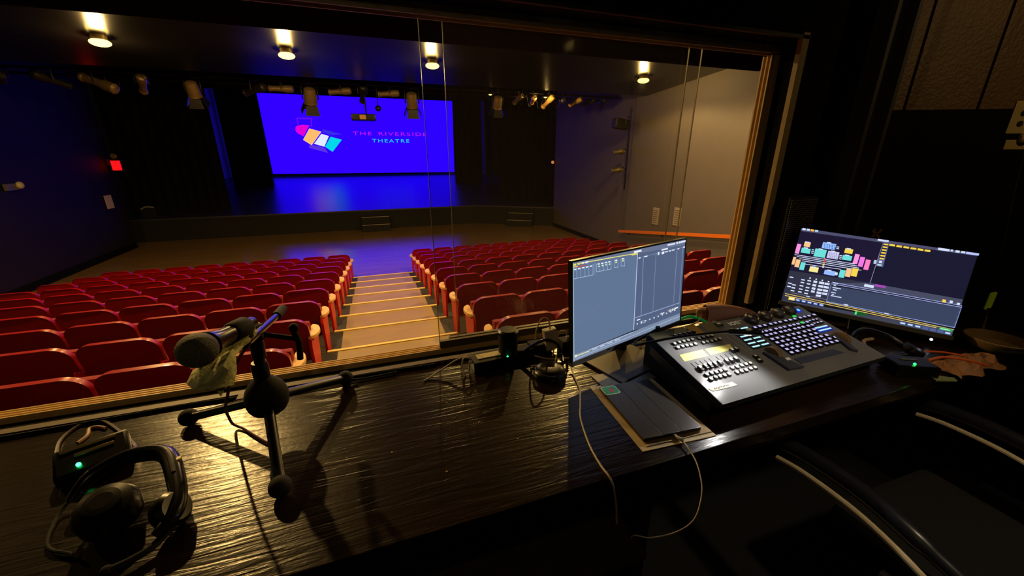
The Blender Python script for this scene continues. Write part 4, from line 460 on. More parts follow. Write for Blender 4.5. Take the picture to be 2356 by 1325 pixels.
# ================================================================ BOOTH SHELL
CZ=-.72; BF=-1.62
m=MB().box((-.3,-.15,BF-.05),(6.2,3.1,.1)); struct('floor_booth',m,mat('booth_carpet',(16,14,13),.9,noise=.3,nscale=40))
m=MB().box((-.3,-.15,1.05),(6.2,3.2,.1)); struct('ceiling_booth',m,BLK)
m=MB().box((-.3,1.36,(BF-.745)/2-.0),(6.2,.16,-.745-BF)); m.box((-.3,1.36,.71),(6.2,.16,.585)); m.box((2.35,1.36,-.165),(1.40,.16,1.16)); m.box((-2.95,1.36,-.165),(.9,.16,1.16)); struct('wall_front',m,BLK)
m=MB().box((-3.35,-.1,-.3),(.1,3.0,2.8)); struct('wall_booth_left',m,BLK)
m=MB().box((-.3,-1.7,-.3),(6.2,.1,2.8)); struct('wall_back',m,BLK)
wr=MB(); 
WD=mat('dark_wall_boards',(92,66,26),.55,noise=.35,nscale=5,bump=.5,bscale=70)
ang=R_(-25); ux,uy=math.cos(ang),math.sin(ang)
for k in range(5):
    a=.02+k*.30; c=a+.145; wr.box((2.0+ux*c-uy*0+.03,1.35+uy*c+.03,.42),(.29,.04,1.26),rot=ang,bev=.004)
wr.box((2.0+ux*.8,1.35+uy*.8+.06,-.3),(1.7,.04,2.7),rot=ang)
struct('wall_right_boards',wr,WD)
m=MB(); m.box((2.0+ux*.8-.02,1.35+uy*.8,-.725),(1.7,.04,1.81),rot=ang); struct('wall_right_dado',m,BLK)
m=MB().box((3.05,-.3,-.3),(.1,2.6,2.8)); struct('wall_far_right',m,BLK)
# window trim: outer frame on the booth face
m=MB().box((-1.3,1.277,CZ+.006),(5.9,.024,.010)); struct('trim_1',m,mat('dull_trim',(96,80,54),.55,noise=.3,nscale=20))
m=MB().box((1.655,1.275,-.12),(.034,.02,1.12)); struct('trim_2',m,TRM)
m=MB().box((-.7,1.275,.424),(4.75,.02,.012)); struct('trim_3',m,mat('dark_trim',(60,48,34),.5))
# ridged tracks
m=MB(); m.box((-.5,1.385,CZ-.014),(4.4,.055,.02))
for k in range(4): m.box((-.5,1.365+.0135*k,CZ+.0),(4.4,.0045,.012))
struct('trim_4',m,TRK)
m=MB(); m.box((1.642,1.385,-.17),(.02,.055,1.10))
for k in range(3): m.box((1.622,1.366+.0185*k,-.17),(.022,.006,1.10))
struct('trim_5',m,TRK)
m=MB(); m.box((-.5,1.385,.405),(4.4,.055,.02)); m.box((-.5,1.362,.392),(4.4,.006,.012)); m.box((-.5,1.405,.392),(4.4,.006,.012)); struct('trim_6',m,TRM)
m=MB().box((-.3,1.33,CZ-.018),(6.2,.06,.012)); struct('trim_7',m,BLK)
# sliding glass panes
GL=glass_mat(); EDG=mat('glass_edge',(150,140,95),.3)
for n,(x0,x1,y) in enumerate(((.19,1.20,1.376),(.265,1.278,1.394))):
    m=MB().box(((x0+x1)/2,y,-.165),(x1-x0,.005,1.10)); g=struct('window_%d'%(n+1),m,GL)
    m=MB()
    for x in (x0,x1): m.box((x,y,-.165),(.0022,.0062,1.10))
    e=m.obj('glass_edge',EDG,g)
m=MB().box((.62,1.376,CZ+.012),(.86,.016,.045)); m.box((.66,1.394,CZ+.012),(.86,.014,.05)); o=struct('trim_8',m,mat('olive_rail',(96,84,44),.5,noise=.3,nscale=20))
# ================================================================ COUNTER
CW=mat('dark_varnished_plywood',(30,18,9),.25,noise=.35,nscale=3,stretch=(.8,5,1),spec=.4)
nt=CW.node_tree; N=nt.nodes; L_=nt.links; b=N['Principled BSDF']
tc=N.new('ShaderNodeTexCoord'); mp=N.new('ShaderNodeMapping'); mp.inputs['Scale'].default_value=(1.6,16,1); mp.inputs['Rotation'].default_value=(0,0,R_(-3)); L_.new(tc.outputs['Object'],mp.inputs['Vector'])
n1=N.new('ShaderNodeTexNoise'); n1.inputs['Scale'].default_value=3.2; n1.inputs['Detail'].default_value=3; n1.inputs['Distortion'].default_value=1.2; L_.new(mp.outputs[0],n1.inputs['Vector'])
n2=N.new('ShaderNodeTexNoise'); n2.inputs['Scale'].default_value=90; n2.inputs['Detail'].default_value=2; L_.new(tc.outputs['Object'],n2.inputs['Vector'])
ad=N.new('ShaderNodeMath'); ad.operation='MULTIPLY_ADD'; ad.inputs[1].default_value=.12; L_.new(n2.outputs['Fac'],ad.inputs[0]); L_.new(n1.outputs['Fac'],ad.inputs[2])
bp=N.new('ShaderNodeBump'); bp.inputs['Strength'].default_value=.5; bp.inputs['Distance'].default_value=.0035; L_.new(ad.outputs[0],bp.inputs['Height']); L_.new(bp.outputs[0],b.inputs['Normal'])
t=thing('counter','long dark varnished plywood counter running under the booth window','counter',(-.3,.93,CZ))
m=MB().box((0,0,-.019),(5.7,.655,.038),bev=.003); m.obj('worktop',CW,t)
m=MB().box((0,-.27,-.075),(5.7,.02,.07)); m.obj('front_rail',mat('counter_rail',(26,18,11),.6,noise=.4,nscale=8),t)
for x in (-2.2,1.0,2.75): m=MB().box((x,.05,-.47),(.04,.5,.86)); m.obj('support',BLK,t)
t=thing('under_counter_shelf','dusty dark wooden shelf end poking out below the counter edge','shelf',(.10,.56,-.86))
m=MB().box((0,0,0),(.80,.12,.022),bev=.002); m.obj('board',mat('shelf_board',(70,56,38),.7,noise=.4,nscale=20),t); m=MB().box((0,.06,.06),(.8,.012,.11)); m.obj('lip',BLK,t)
m=MB()
for (x,y) in [(.22,.90),(.30,.80),(.10,.75),(.33,.98),(.36,.97),(.15,1.02),(.40,.88),(-.02,.86)]:
    m.sphere((x,y,CZ+.0008),.0022+.0012*random.random(),(1,1,.3),n=8,m=4)
tag(m.obj('dust_specks',mat('speck',(170,140,100),.7)),'pale dust specks scattered on the dark counter','dust',None,'stuff')
# ================================================================ MONITORS
def display(name,data,w,h,mt,parent,loc):
    m=MB(); me=bpy.data.meshes.new(name); vs_=[];fs=[];cs=[]
    quads=[([(0,1),(1,1),(1,0),(0,0)],(20,20,28))]+list(data)
    for k,(p,c) in enumerate(quads):
        b0=len(vs_)
        for u,v in p: vs_.append(((min(1,max(0,u))-.5)*w,-.00003*k-.0002,(min(1,max(0,v)))*h))
        fs.append(list(range(b0,b0+len(p)))); cs.append(lin(c))
    m.bm.free(); me.from_pydata(vs_,[],fs); at=me.color_attributes.new('pixels','FLOAT_COLOR','CORNER')
    i=0
    for f,c in zip(me.polygons,cs):
        for _ in f.loop_indices: at.data[i].color=c; i+=1
    me.materials.append(mt); o=bpy.data.objects.new(name,me); COL.objects.link(o); o.parent=parent; o.location=loc; return o
DM=display_mat('monitor_picture',1.0)
def monitor(bl,yaw,tilt,roll,w,h,data,label,bez=.006,chin=.018,chinm=None,foot=None):
    u=Vector((math.cos(yaw),math.sin(yaw),0)); f=Vector((-math.sin(yaw),math.cos(yaw),0)); v=f*math.cos(tilt)+Vector((0,0,math.sin(tilt)))
    u2=u*math.cos(roll)+v*math.sin(roll); v2=v*math.cos(roll)-u*math.sin(roll); n=u2.cross(v2)  # towards viewer
    c=Vector(bl)+u2*w/2
    t=thing('computer_monitor',label,'monitor',(0,0,0)); t.matrix_world=Matrix((( u2.x,-n.x,v2.x,c.x),(u2.y,-n.y,v2.y,c.y),(u2.z,-n.z,v2.z,c.z),(0,0,0,1)))
    display('display',data,w,h,DM,t,(0,0,0))
    m=MB()
    m.box((-w/2-bez/2,.006,h/2),(bez,.016,h+2*bez)); m.box((w/2+bez/2,.006,h/2),(bez,.016,h+2*bez)); m.box((0,.006,h+bez/2),(w,.016,bez)); m.box((0,.007,h/2),(w,.010,h)); m.obj('frame',BLKG,t)
    m=MB().box((0,.006,-chin/2),(w+2*bez,.02,chin),bev=.002); m.obj('chin',chinm or mat('chin_grey',(80,76,70),.45,.2),t)
    m=MB().box((0,.035,h*.45),(w*.7,.05,h*.6),bev=.015); m.obj('rear_housing',BLKG,t)
    if foot:
        inv=t.matrix_world.inverted(); fx,fy,fr=foot
        m=MB(); m.box((0,0,0),(.24,.20,.008),rot=fr,bev=.003); 
        for q in m.bm.verts: q.co=inv@(q.co+Vector((fx,fy,CZ+.005)))
        m.obj('stand_base',mat('stand_base_grey',(70,62,54),.4,.3),t)
        m=MB(); b_=t.matrix_world@Vector((0,.06,h*.4)); b0=t.matrix_world@Vector((0,.05,0)); a=Vector((b0.x,b0.y,CZ+.006)); m.tube([inv@a,inv@(a+Vector((0,.01,.15))),inv@b_],.024,n=12,sub=4); m.obj('stand_neck',BLKG,t)
    return t
s27=.60/.53
monitor((.573,1.014,-.654),.268,1.49,0,.60,.335,MON_L,'left monitor on the counter, blue-grey screen turned to the right, reddish top edge',foot=(.80,1.055,.27))
k=.572/.53
MR=monitor((1.664,1.13,-.617),-.7571,1.2638,-.0977,.572,.325,MON_R,'right monitor with colourful lighting diagram on a dark screen beside the console',foot=(1.98,1.03,-.76))
m=MB().sphere((.23,-.004,-.030),.005); m.obj('power_light',emat('monitor_led',(235,240,255),2),MR)
# the left monitor's top edge is plain frame, with no coloured strip
# ================================================================ LIGHTING CONSOLE
cy_,sy_=math.cos(.0321),math.sin(.0321); tl=R_(12.5); W_,H_=.76,.259
con=thing('lighting_console','grey lighting console with rows of faders and lit keys between the monitors','lighting console',(.861,.743,-.6496),.0321)
PAN=mat('console_panel',(112,112,114),.32,.0,noise=.08,nscale=5)
# local frame: x right, y back along the desk, panel rises with tl ; P(u,v,h) = point on panel
cu_=Vector((0,math.cos(tl),math.sin(tl))); cn=Vector((0,-math.sin(tl),math.cos(tl)))
def P(u,v,h=0): return Vector((u*W_,0,0))+cu_*(v*H_)+cn*h
def pbox(mb,u,v,su,sv,h0,h1,bev=0):
    c=P(u,v,(h0+h1)/2); mb.box(c,(su,sv,h1-h0),rot=Matrix.Rotation(tl,3,'X'),bev=bev)
zb=CZ+.6496
prof=[P(0,-.26),P(0,1.0),P(0,1.04,-.010),Vector((0,cu_.y*1.05*H_,zb+.004)),Vector((0,.03,zb+.004)),Vector((0,-.02,zb+.030)),P(0,-.27,-.016)]
m=MB(); m.prism([Vector((-.0,p.y,p.z)) for p in prof],(W_,0,0),bev=.003); 
for f in m.bm.faces:
    if f.normal.dot(cn)<.8 and not f.smooth: f.material_index=1
bmesh.ops.recalc_face_normals(m.bm,faces=m.bm.faces[:])
for f in m.bm.faces: f.material_index=0 if f.normal.dot(cn)>.6 else 1
m.obj('body',[PAN,BLKS],con)
for x in (.10,.66):
    m=MB(); m.box((x,.02,zb+.006),(.03,.10,.012)); m.obj('foot',BLKS,con)
m=MB(); m.box((-.004,.10,-.018),(.006,.27,.03),rot=Matrix.Rotation(tl,3,'X'),bev=.002); m.obj('side_cheek',mat('cheek',(46,44,42),.4,.2),con)
m=MB()
for (a,b_) in CON['slots_top']+CON['slots']:
    if a[1]>.7 and a[0]<.03: continue
    c=((a[0]+b_[0])/2,(a[1]+b_[1])/2); pbox(m,c[0],c[1],.0032,abs(a[1]-b_[1])*H_,0,.0006)
m.obj('fader_slot',mat('slot_black',(8,8,8),.6),con)
KB=mat('key_black',(12,12,14),.4); KL=mat('key_legend',(215,215,225),.4,emit=(190,185,255),es=.7); KW=mat('key_white',(235,235,228),.35)
def keycap(name,u,v,w,d,h,top,parent=con):
    m=MB(); pbox(m,u,v,w,d,0,h,bev=.0012); m.mi=1; pbox(m,u-.003,v+.004,w*.72,d*.55,h,h+.0006); return m.obj(name,[KB,top],parent)
for u,v in CON['btnA']+CON['btnB']:
    m=MB(); pbox(m,u,v,.0125,.0125,0,.006,bev=.002); m.mi=1; m.cyl(P(u,v,.006),P(u,v,.0078),.0052,n=12); m.obj('flash_button',[KB,KW],con)
for u,v in CON['caps']:
    m=MB(); pbox(m,u,v,.011,.020,.002,.011,bev=.002); m.mi=1; pbox(m,u-.001,v+.012,.008,.010,.011,.0122); m.obj('fader_cap',[KB,KW],con)
for q in CON['slots_top'][2:7]:
    u,v=q[1]; m=MB(); pbox(m,u,v,.010,.012,.002,.010,bev=.002); m.mi=1; pbox(m,u,v+.01,.007,.005,.010,.0112); m.obj('fader_cap',[KB,KW],con)
YL=mat('yellow_label',(236,226,130),.6)
for q in CON['lab']: m=MB(); m.prism([P(u,v,.0004) for u,v in q],cn*.0006); m.obj('label_strip',YL,con)
m=MB(); m.prism([P(u,v,.0006) for u,v in CON['tape']],cn*.0008); tp=m.obj('tape_label',mat('masking_tape',(228,220,190),.6),con)
m=MB()
for i in range(9):
    u=.032+i*.0085; v=-.052+.006*math.sin(i*2.3); m.tube([P(u,v-.010,.0018),P(u+.003,v+.012,.0018),P(u+.006,v-.006,.0018)],.0005,n=4,sub=3)
m.obj('handwriting',mat('pen_ink',(60,60,60),.6),tp)
m=MB(); pbox(m,.105,.93,.155,.048,.0003,.0008); m.obj('label_strip',mat('olive_label',(120,112,78),.5),con)
m=MB(); pbox(m,.245,.925,.045,.052,.0004,.0010); m.obj('label_strip',mat('orange_label',(214,150,40),.5),con)
m=MB(); pbox(m,.34,.93,.06,.05,.0003,.0009); m.obj('label_strip',mat('dull_olive_label',(96,90,62),.5),con)
m=MB(); pbox(m,.40,.935,.030,.022,0,.003,bev=.001); m.mi=1; pbox(m,.402,.945,.016,.008,.003,.0036); m.obj('usb_cover',[KB,KW],con)
m=MB()
for (a,b_) in CON['lines']: c=((a[0]+b_[0])/2,(a[1]+b_[1])/2); pbox(m,c[0],c[1],.0022,abs(a[1]-b_[1])*H_,.0002,.0010)
m.obj('fader_guide',mat('guide_grey',(170,170,170),.4),con)
for u,v in CON['enc']:
    m=MB(); m.lathe([(.027,0),(.026,.016),(.021,.020),(.019,.018)],loc=P(u,v),axis=cn,n=28); m.mi=1; m.lathe([(.008,.018),(.008,.021),(.004,.022)],loc=P(u-.012,v+.02),axis=cn,n=12); m.obj('encoder_wheel',[mat('encoder_rubber',(46,40,34),.45),mat('encoder_mark',(190,180,160),.4)],con)
CY=emat('cyan_key_glow',(190,245,255),1.0); CYB=mat('cyan_key_body',(30,44,54),.4)
for u,v in CON['cyan']:
    for du in (-.034,.024):
        m=MB(); pbox(m,u+du+.003,v,.040,.013,0,.005,bev=.0015); m.mi=1; pbox(m,u+du,v+.008,.034,.006,.005,.0056); m.obj('softkey',[CYB,CY],con)
nk=0; extra=MB()
for ri,(a,b_,n) in enumerate(CON['keys']):
    u0,u1=.555,(.975,.87,.87,.845,.82,.855,.885,.905)[ri]; 
    for i in range(n):
        g=(i//3)*.008
        u=u0+(u1-u0)*(i/(n-1))*.94+g
        v=a[1]
        keycap('key',u,v,.0175,.0155,.0075,KL); nk+=1
for i in range(3):
    for r in range(2): keycap('key_small',.905+i*.026,.62-r*.07,.013,.010,.006,KL)
for (u,v) in CON['bars']:
    m=MB(); pbox(m,u,v,.075,.012,0,.004,bev=.001); m.mi=1; pbox(m,u,v+.004,.068,.006,.004,.0048); m.obj('blue_bar_key',[mat('blue_key_body',(20,50,170),.4,emit=(20,50,200),es=.5),CY],con)
m=MB(); m.cyl(P(*CON['led']),P(*CON['led'],.004),.011); m.mi=1; m.cyl(P(*CON['led'],.004),P(*CON['led'],.005),.006); m.obj('blue_power_button',[mat('led_blue_ring',(10,20,160),.3,emit=(10,30,230),es=1.5),emat('led_cyan',(90,200,255),1.6)],con)
for u,v in CON['green']: m=MB(); pbox(m,u,v,.014,.008,.006,.0085); m.obj('green_key_lamp',emat('green_key',(60,230,90),.9),con)
WHM=mat('wheel_rubber',(120,92,58),.5); 
for (ramp,wh) in ((CON['ramp'],CON['wheel'][0]),(CON['ramp2'],CON['wheel'][1])):
    m=MB(); m.prism([P(u,v,.0005) for u,v in ramp],cn*.010,bev=.002); m.obj('wheel_rest',mat('rest_grey',(76,78,92),.35,.2),con)
    u,v=wh; u=u+.012; c=P(u,v,-.006); m=MB(); m.cyl(c-Vector((.009,0,0)),c+Vector((.009,0,0)),.030,n=36); m.mi=1; m.cyl(c+Vector((.009,0,0)),c+Vector((.0095,0,0)),.024,n=30); m.obj('level_wheel',[WHM,KB],con)
m=MB(); pbox(m,CON['white'][0]+.008,CON['white'][1]+.02,.018,.011,.0105,.013,bev=.001); m.obj('white_key',KW,con)
for u,v in CON['sq']: m=MB(); pbox(m,u,v,.016,.016,0,.007,bev=.002); m.mi=1; pbox(m,u-.002,v+.012,.009,.006,.007,.0078); m.obj('flash_button',[KB,KW],con)
pn=MB(); pn.prism([P(u,v,.0002) for u,v in CON['touch']],cn*.0012); pn.obj('touch_pad',mat('touchpad',(74,80,110),.28,.2),con)
def flat_text(name,s,w,o3,ux_,uy_,mt,parent,hh=None):
    t_=text(name,s,0,w,0,mt,parent,0,1.05,hh,.0005,.03)
    for vtx in t_.data.vertices: x,y,z=vtx.co; vtx.co=o3+ux_*x+uy_*z+ux_.cross(uy_)*(y if abs(y)<.01 else 0)*.3
    return t_
flat_text('lettering','ıon',.052,P(.452,.86,.0012),Vector((1,0,0)),cu_,mat('lettering_white',(250,250,245),.5),con,.020)
flat_text('lettering','xe',.012,P(.528,.915,.0012),Vector((1,0,0)),cu_,MATS['lettering_white'],con,.007)
# ================================================================ GOOSENECK LAMP
t=thing('gooseneck_lamp','black gooseneck desk lamp arching over the console faders','lamp',(0,0,0))
G=[(.900,1.010,-.583),(.850,1.020,-.612),(.806,1.008,-.622),(.802,.990,-.620),(.836,.957,-.598),(.891,.904,-.565),(.938,.848,-.536),(.985,.800,-.513)]
m=MB().tube(G,.0042,n=8); m.obj('neck',BLKG,t)
m=MB().cyl((.983,.800,-.513),(1.050,.748,-.504),.0085,.0085,n=16); m.obj('lamp_head',BLKG,t)
m=MB().box((1.022,.768,-.499),(.012,.007,.006),rot=-.62); m.obj('head_label',KW,t)
m=MB().box((1.015,.776,-.5165),(.04,.007,.001),rot=-.62); m.obj('lens',emat('lamp_lens',(255,250,235),3),t)
m=MB().cyl((.900,1.010,-.592),(.900,1.010,-.575),.008); m.obj('connector',DKM,t)
# ================================================================ TABLET ON PAPERS
PP=mat('cream_paper',(214,190,140),.7,noise=.06,nscale=30)
for dx_,dz_,r_,l,c_ in ((0,0,-.070,'cream paper sheet lying lowest under the tablet',PP),(.006,.0022,-.055,'tan folder sheet between the paper and the tablet',mat('kraft_paper',(176,146,92),.7))):
    o=MB().box((0,0,0),(.225 if not dz_ else .205,.30 if not dz_ else .275,.0018)).obj('paper_sheet',c_); o.location=(.705+dx_,.790,CZ+.0015+dz_); o.rotation_euler=(0,0,r_); tag(o,l,'paper','papers under the tablet')
o=MB().box((0,0,0),(.20,.085,.003)).obj('steel_ruler',mat('scratched_alu',(120,116,108),.4,.6,noise=.3,nscale=40)); o.location=(.742,.962,CZ+.0025); o.rotation_euler=(0,0,.02); tag(o,'scratched grey metal plate behind the tablet papers','plate')
t=thing('tablet','tablet in a black folding cover with a green sticker, charging on papers','tablet',(.700,.790,CZ+.006),-.0744)
TC=mat('tablet_cover',(66,60,55),.34,noise=.1,nscale=4)
m=MB().box((0,0,.003),(.178,.2476,.006),bev=.002); m.obj('body',BLKG,t)
for x0,x1 in ((-.089,-.0285),(-.0275,.0285),(.0295,.089)): m=MB().box(((x0+x1)/2,0,.0085),(x1-x0,.2476,.004),bev=.0012); m.obj('cover_panel',TC,t)
st=MB(); st.prism([(x-.065,y+.098,.0106) for x,y in rounded(.052,-.022,.022,.008,.008)],(0,0,.0005)); so=st.obj('sticker',mat('sticker_cream',(225,225,190),.5),t)
st=MB(); st.prism([(x-.065,y+.098,.0112) for x,y in rounded(.045,-.0185,.0185,.006,.006)],(0,0,.0004)); st.mi=1; st.cyl((-.062,.094,.0116),(-.062,.094,.0120),.008,n=14); st.cyl((-.061,.104,.0116),(-.061,.104,.0120),.0045,n=12); st.mi=2
for i in range(9): st.cyl((-.082+.0045*(i%4)*1.0+.028*(i>4),.088+.008*(i%3),.0116),(-.082+.0045*(i%4)+.028*(i>4),.088+.008*(i%3),.0119),.0012,n=6)
st.obj('sticker_print',[mat('sticker_green',(70,170,120),.5),mat('sticker_pink',(210,90,110),.5),mat('sticker_dark',(40,80,50),.5)],so)
# charging cable of the tablet
t=thing('charging_cable','thin white charging cable looping from the tablet down in front of the counter','cable',(0,0,0))
m=MB(); m.cyl((.693,.668,-.711),(.700,.640,-.711),.0045,n=10); m.obj('plug',WHT,t)
m=MB().tube([(.700,.640,-.711),(.694,.612,-.712),(.684,.578,-.716),(.667,.545,-.722),(.642,.51,-.735),(.598,.479,-.761),(.553,.478,-.782),(.499,.494,-.797),(.476,.52,-.811),(.474,.530,-.83)],.0016,n=6); m.obj('cord',CREAM,t)
m=MB().tube([(.600,1.085,-.700),(.592,1.05,-.713),(.575,.98,-.717),(.563,.941,-.717),(.525,.87,-.717),(.500,.825,-.717),(.478,.76,-.717),(.463,.70,-.717),(.455,.64,-.716),(.456,.600,-.718),(.462,.588,-.75),(.470,.585,-.80),(.474,.583,-.845)],.0026,n=6)
tag(m.obj('white_cable',CREAM),'thicker white cable running down across the counter beside the left monitor','cable')
# ================================================================ MICROPHONE ON DESK STAND
c0=Vector((-.312,1.035,CZ)); ST=BLKG
t=thing('microphone_stand','black desk microphone stand with three spread legs on the counter','microphone stand',c0)
m=MB(); m.lathe([(.022,.075),(.032,.077),(.041,.084),(.047,.095),(.050,.108),(.051,.120),(.049,.134),(.044,.148),(.036,.160),(.027,.170),(.018,.178)],n=40); m.obj('hub',BLKS,t)
for fx,fy in ((-.545,1.16),(-.143,1.232),(-.258,.805)):
    d=Vector((fx,fy,0))-Vector((c0.x,c0.y,0)); d_=d.normalized(); r=Matrix.Rotation(math.atan2(d_.y,d_.x),3,'Z')
    a=d_*.03+Vector((0,0,.105)); b_=d+Vector((0,0,.024)) ; m=MB(); m.tube([a,b_],.0125,n=12,sub=1); lg_=m.obj('leg',ST,t)
    m=MB(); m.sphere(d+Vector((0,0,.0245)),.024,(1,1,1),n=18,m=10); m.obj('rubber_foot',BLKS,lg_)
m=MB(); m.cyl((0,0,.17),(.004,0,.245),.013,n=16); m.cyl((.004,0,.235),(.006,0,.325),.016,n=16); m.lathe([(.019,.18),(.020,.21),(.017,.222)],n=20); m.obj('pole',ST,t)
o_=c0
def W(x,y,z): return Vector((x,y,z))-o_
m=MB(); m.cyl(W(-.325,1.03,-.415),W(-.285,1.03,-.415),.021,n=18); m.cyl(W(-.31,1.03,-.415),W(-.22,1.035,-.448),.0065,n=10); m.obj('boom_clamp',BLKS,t)
m=MB(); m.tube([W(-.222,1.035,-.425),W(-.215,1.035,-.46),W(-.218,1.03,-.505)],.0075,n=10,sub=3); m.sphere(W(-.220,1.035,-.418),.012,n=12,m=8); m.obj('clamp_handle',BLKS,t)
BT=mat('boom_tube',(60,60,66),.22,.8)
m=MB(); m.cyl(W(-.283,.875,-.378),W(-.288,1.20,-.438),.0085,n=16); m.obj('boom_arm',BT,t)
m=MB(); m.cyl(W(-.288,1.18,-.435),W(-.287,1.262,-.443),.0125,n=16); m.obj('boom_end_cap',BLKS,t)
t=thing('microphone','handheld microphone with a round dark grille clipped to the boom','microphone',(-.292,.704,-.302))
ax=(Vector((-.262,.80,-.322))-Vector((-.292,.704,-.302))); ax.normalize()
def Wm(v): return Vector(v)-Vector((-.292,.704,-.302))
GR=mat('mic_grille',(140,134,104),.6,.1,bump=1.0,bscale=520)
# turn the body so its axis points from the ball to the clip
ax=Vector((.24,.83,-.10)).normalized()
m=MB(); m.sphere((0,0,0),.0295,(1,1,.96)); m.obj('grille',GR,t)
m=MB(); m.lathe([(.021,.018),(.0235,.024),(.021,.032),(.0165,.055),(.0135,.11),(.012,.15),(.010,.153)],axis=ax,n=26); m.obj('body',mat('mic_body',(44,44,48),.28,.5),t)
m=MB(); m.lathe([(.017,.085),(.019,.09),(.019,.125),(.016,.13)],axis=ax,n=22); m.tube([ax*.11,ax*.13+Vector((0,0,-.02)),Wm((-.283,.880,-.379))],.010,n=10,sub=3); m.obj('clip',BLKS,t)
TS=mat('crumpled_tissue',(228,226,150),.75,noise=.12,nscale=30,bump=.5,bscale=60)
t=thing('tissue','crumpled pale yellow-green tissue tied under the microphone','tissue',(0,0,0))
m=MB(); rings=[]; random.seed(3)
cen=[Vector((-.292,.690,-.362)),Vector((-.287,.712,-.360)),Vector((-.284,.742,-.352)),Vector((-.277,.775,-.346)),Vector((-.270,.800,-.340)),Vector((-.262,.83,-.336)),Vector((-.252,.85,-.338))]
rad=[.010,.026,.024,.010,.013,.016,.006]
n=14
for c_,r_ in zip(cen,rad): rings.append([m.bm.verts.new(c_+Vector((math.cos(2*math.pi*i/n),.25*math.cos(2*math.pi*i/n+1),math.sin(2*math.pi*i/n)*.8))*r_*(1+.35*math.sin(i*2.4+r_*400)+.2*random.random())) for i in range(n)])
m.skin(rings)
for p,q,r_ in (((-.288,.715,-.378),(-.282,.712,-.398),(-.268,.73,-.372)),): m.prism([p,q,r_],(.001,.002,.001))
m.obj('crumpled_sheet',TS,t)
m=MB().tube([(-.272,.886,-.375),(-.30,.89,-.41),(-.330,.90,-.46),(-.355,.93,-.52),(-.385,.98,-.58),(-.415,1.06,-.655),(-.425,1.10,-.705),(-.40,1.085,-.7145),(-.37,1.05,-.7145),(-.335,1.01,-.7145),(-.31,.985,-.7145),(-.29,.96,-.7145)],.0034,n=8)
tag(m.obj('microphone_cable',mat('red_brown_cable',(110,52,32),.5)),'red-brown microphone cable hanging in an arc to the counter','cable')
# thin wires along the window sill
random.seed(11)
for pts,l in (([(-1.6,1.262,-.713),(-1.0,1.255,-.713),(-.6,1.262,-.713),(-.35,1.25,-.713),(-.1,1.262,-.713),(.15,1.255,-.713)],'long black wire lying along the back edge of the counter'),([(-.46,1.235,-.714),(-.38,1.25,-.700),(-.30,1.235,-.712),(-.20,1.248,-.700),(-.10,1.24,-.713),(.02,1.245,-.713)],'wavy black wire behind the microphone stand')):
    tag(MB().tube(pts,.0032,n=6).obj('sill_wire',BLKS),l,'cable')
o=MB().box((-.43,1.245,CZ+.008),(.045,.03,.014),bev=.002).obj('folded_tape_tab',mat('tape_tab',(120,100,58),.6)); tag(o,'small tan tape tab on the counter behind the red-brown cable','tape')
# ================================================================ HEADSET
hs=Vector((-.60,.93,CZ))
HB=mat('headset_plastic',(11,11,12),.28)
t=thing('headset','black communication headset with padded ear cups lying on the counter','headset',hs)
def H(x,y,z): return Vector((x,y,z))-Vector((hs.x,hs.y,CZ))
band=[H(-.660,.900,-.69),H(-.640,.940,-.665),H(-.580,.960,-.650),H(-.508,.945,-.65),H(-.461,.865,-.66),H(-.436,.79,-.675),H(-.455,.745,-.69)]
m=MB(); m.tube(band,lambda t_:.011+.007*math.sin(math.pi*t_),n=14); m.obj('headband',HB,t)
m=MB(); m.tube([p+Vector((0,0,.015)) for p in band[1:5]],.0045,n=8); m.obj('band_stitching',mat('band_grey',(60,56,52),.35),t)
m=MB(); m.lathe([(.024,-.016),(.033,-.012),(.035,.010),(.028,.020)],loc=H(-.452,.80,-.685),axis=(.7,-.2,.5),n=28); m.obj('ear_cup',HB,t)
m=MB(); m.lathe([(.040,-.030),(.050,-.018),(.052,.012),(.044,.028),(.028,.032)],loc=H(-.567,.835,-.682),axis=(.05,-.25,1),n=32); m.obj('ear_cup',HB,t)
m=MB(); m.lathe([(.027,.032),(.029,.036),(.018,.038)],loc=H(-.567,.835,-.682),axis=(.05,-.25,1),n=28); m.obj('cup_badge',mat('badge_grey',(60,58,54),.25,.6),t)
m=MB(); m.tube([H(-.443,.768,-.70),H(-.463,.736,-.705),H(-.488,.718,-.705),H(-.512,.709,-.705)],.007,n=10); m.sphere(H(-.517,.708,-.705),.010,n=12,m=8); m.obj('microphone_boom',BLKS,t)
m=MB(); m.box(H(-.470,.905,-.645),(.018,.014,.010),rot=.4,bev=.003); m.obj('slider_tip',mat('slider_tip',(200,180,140),.35),t)
m=MB(); m.tube([H(-.675,.925,-.70),H(-.685,.895,-.712),H(-.669,.835,-.714),H(-.648,.804,-.714),H(-.609,.782,-.714),H(-.587,.765,-.714)],.0035,n=8); m.obj('headset_cord',BLKS,t)
t=thing('belt_pack','black intercom belt pack with a glowing green light under the headset band','belt pack',(-.693,1.045,CZ))
q=Matrix.Rotation(R_(24),3,'Z')@Matrix.Rotation(R_(20),3,'X')
m=MB(); m.box((0,0,.030),(.13,.085,.036),rot=q,bev=.008); m.obj('body',HB,t)
m=MB(); 
for k,(w_,y_) in enumerate(((.105,.030),(.075,.010))): m.box(q@Vector((-.005+.01*k,y_,.019))+Vector((0,0,.030)),(w_*.9,.009,.003),rot=q,bev=.001)
m.obj('silver_strip',mat('strip_metal',(130,116,90),.3,.7),t)
m=MB(); m.sphere(q@Vector((-.022,-.022,.020))+Vector((0,0,.031)),.0045,n=12,m=8); m.obj('green_light',emat('green_led',(40,255,120),14),t)
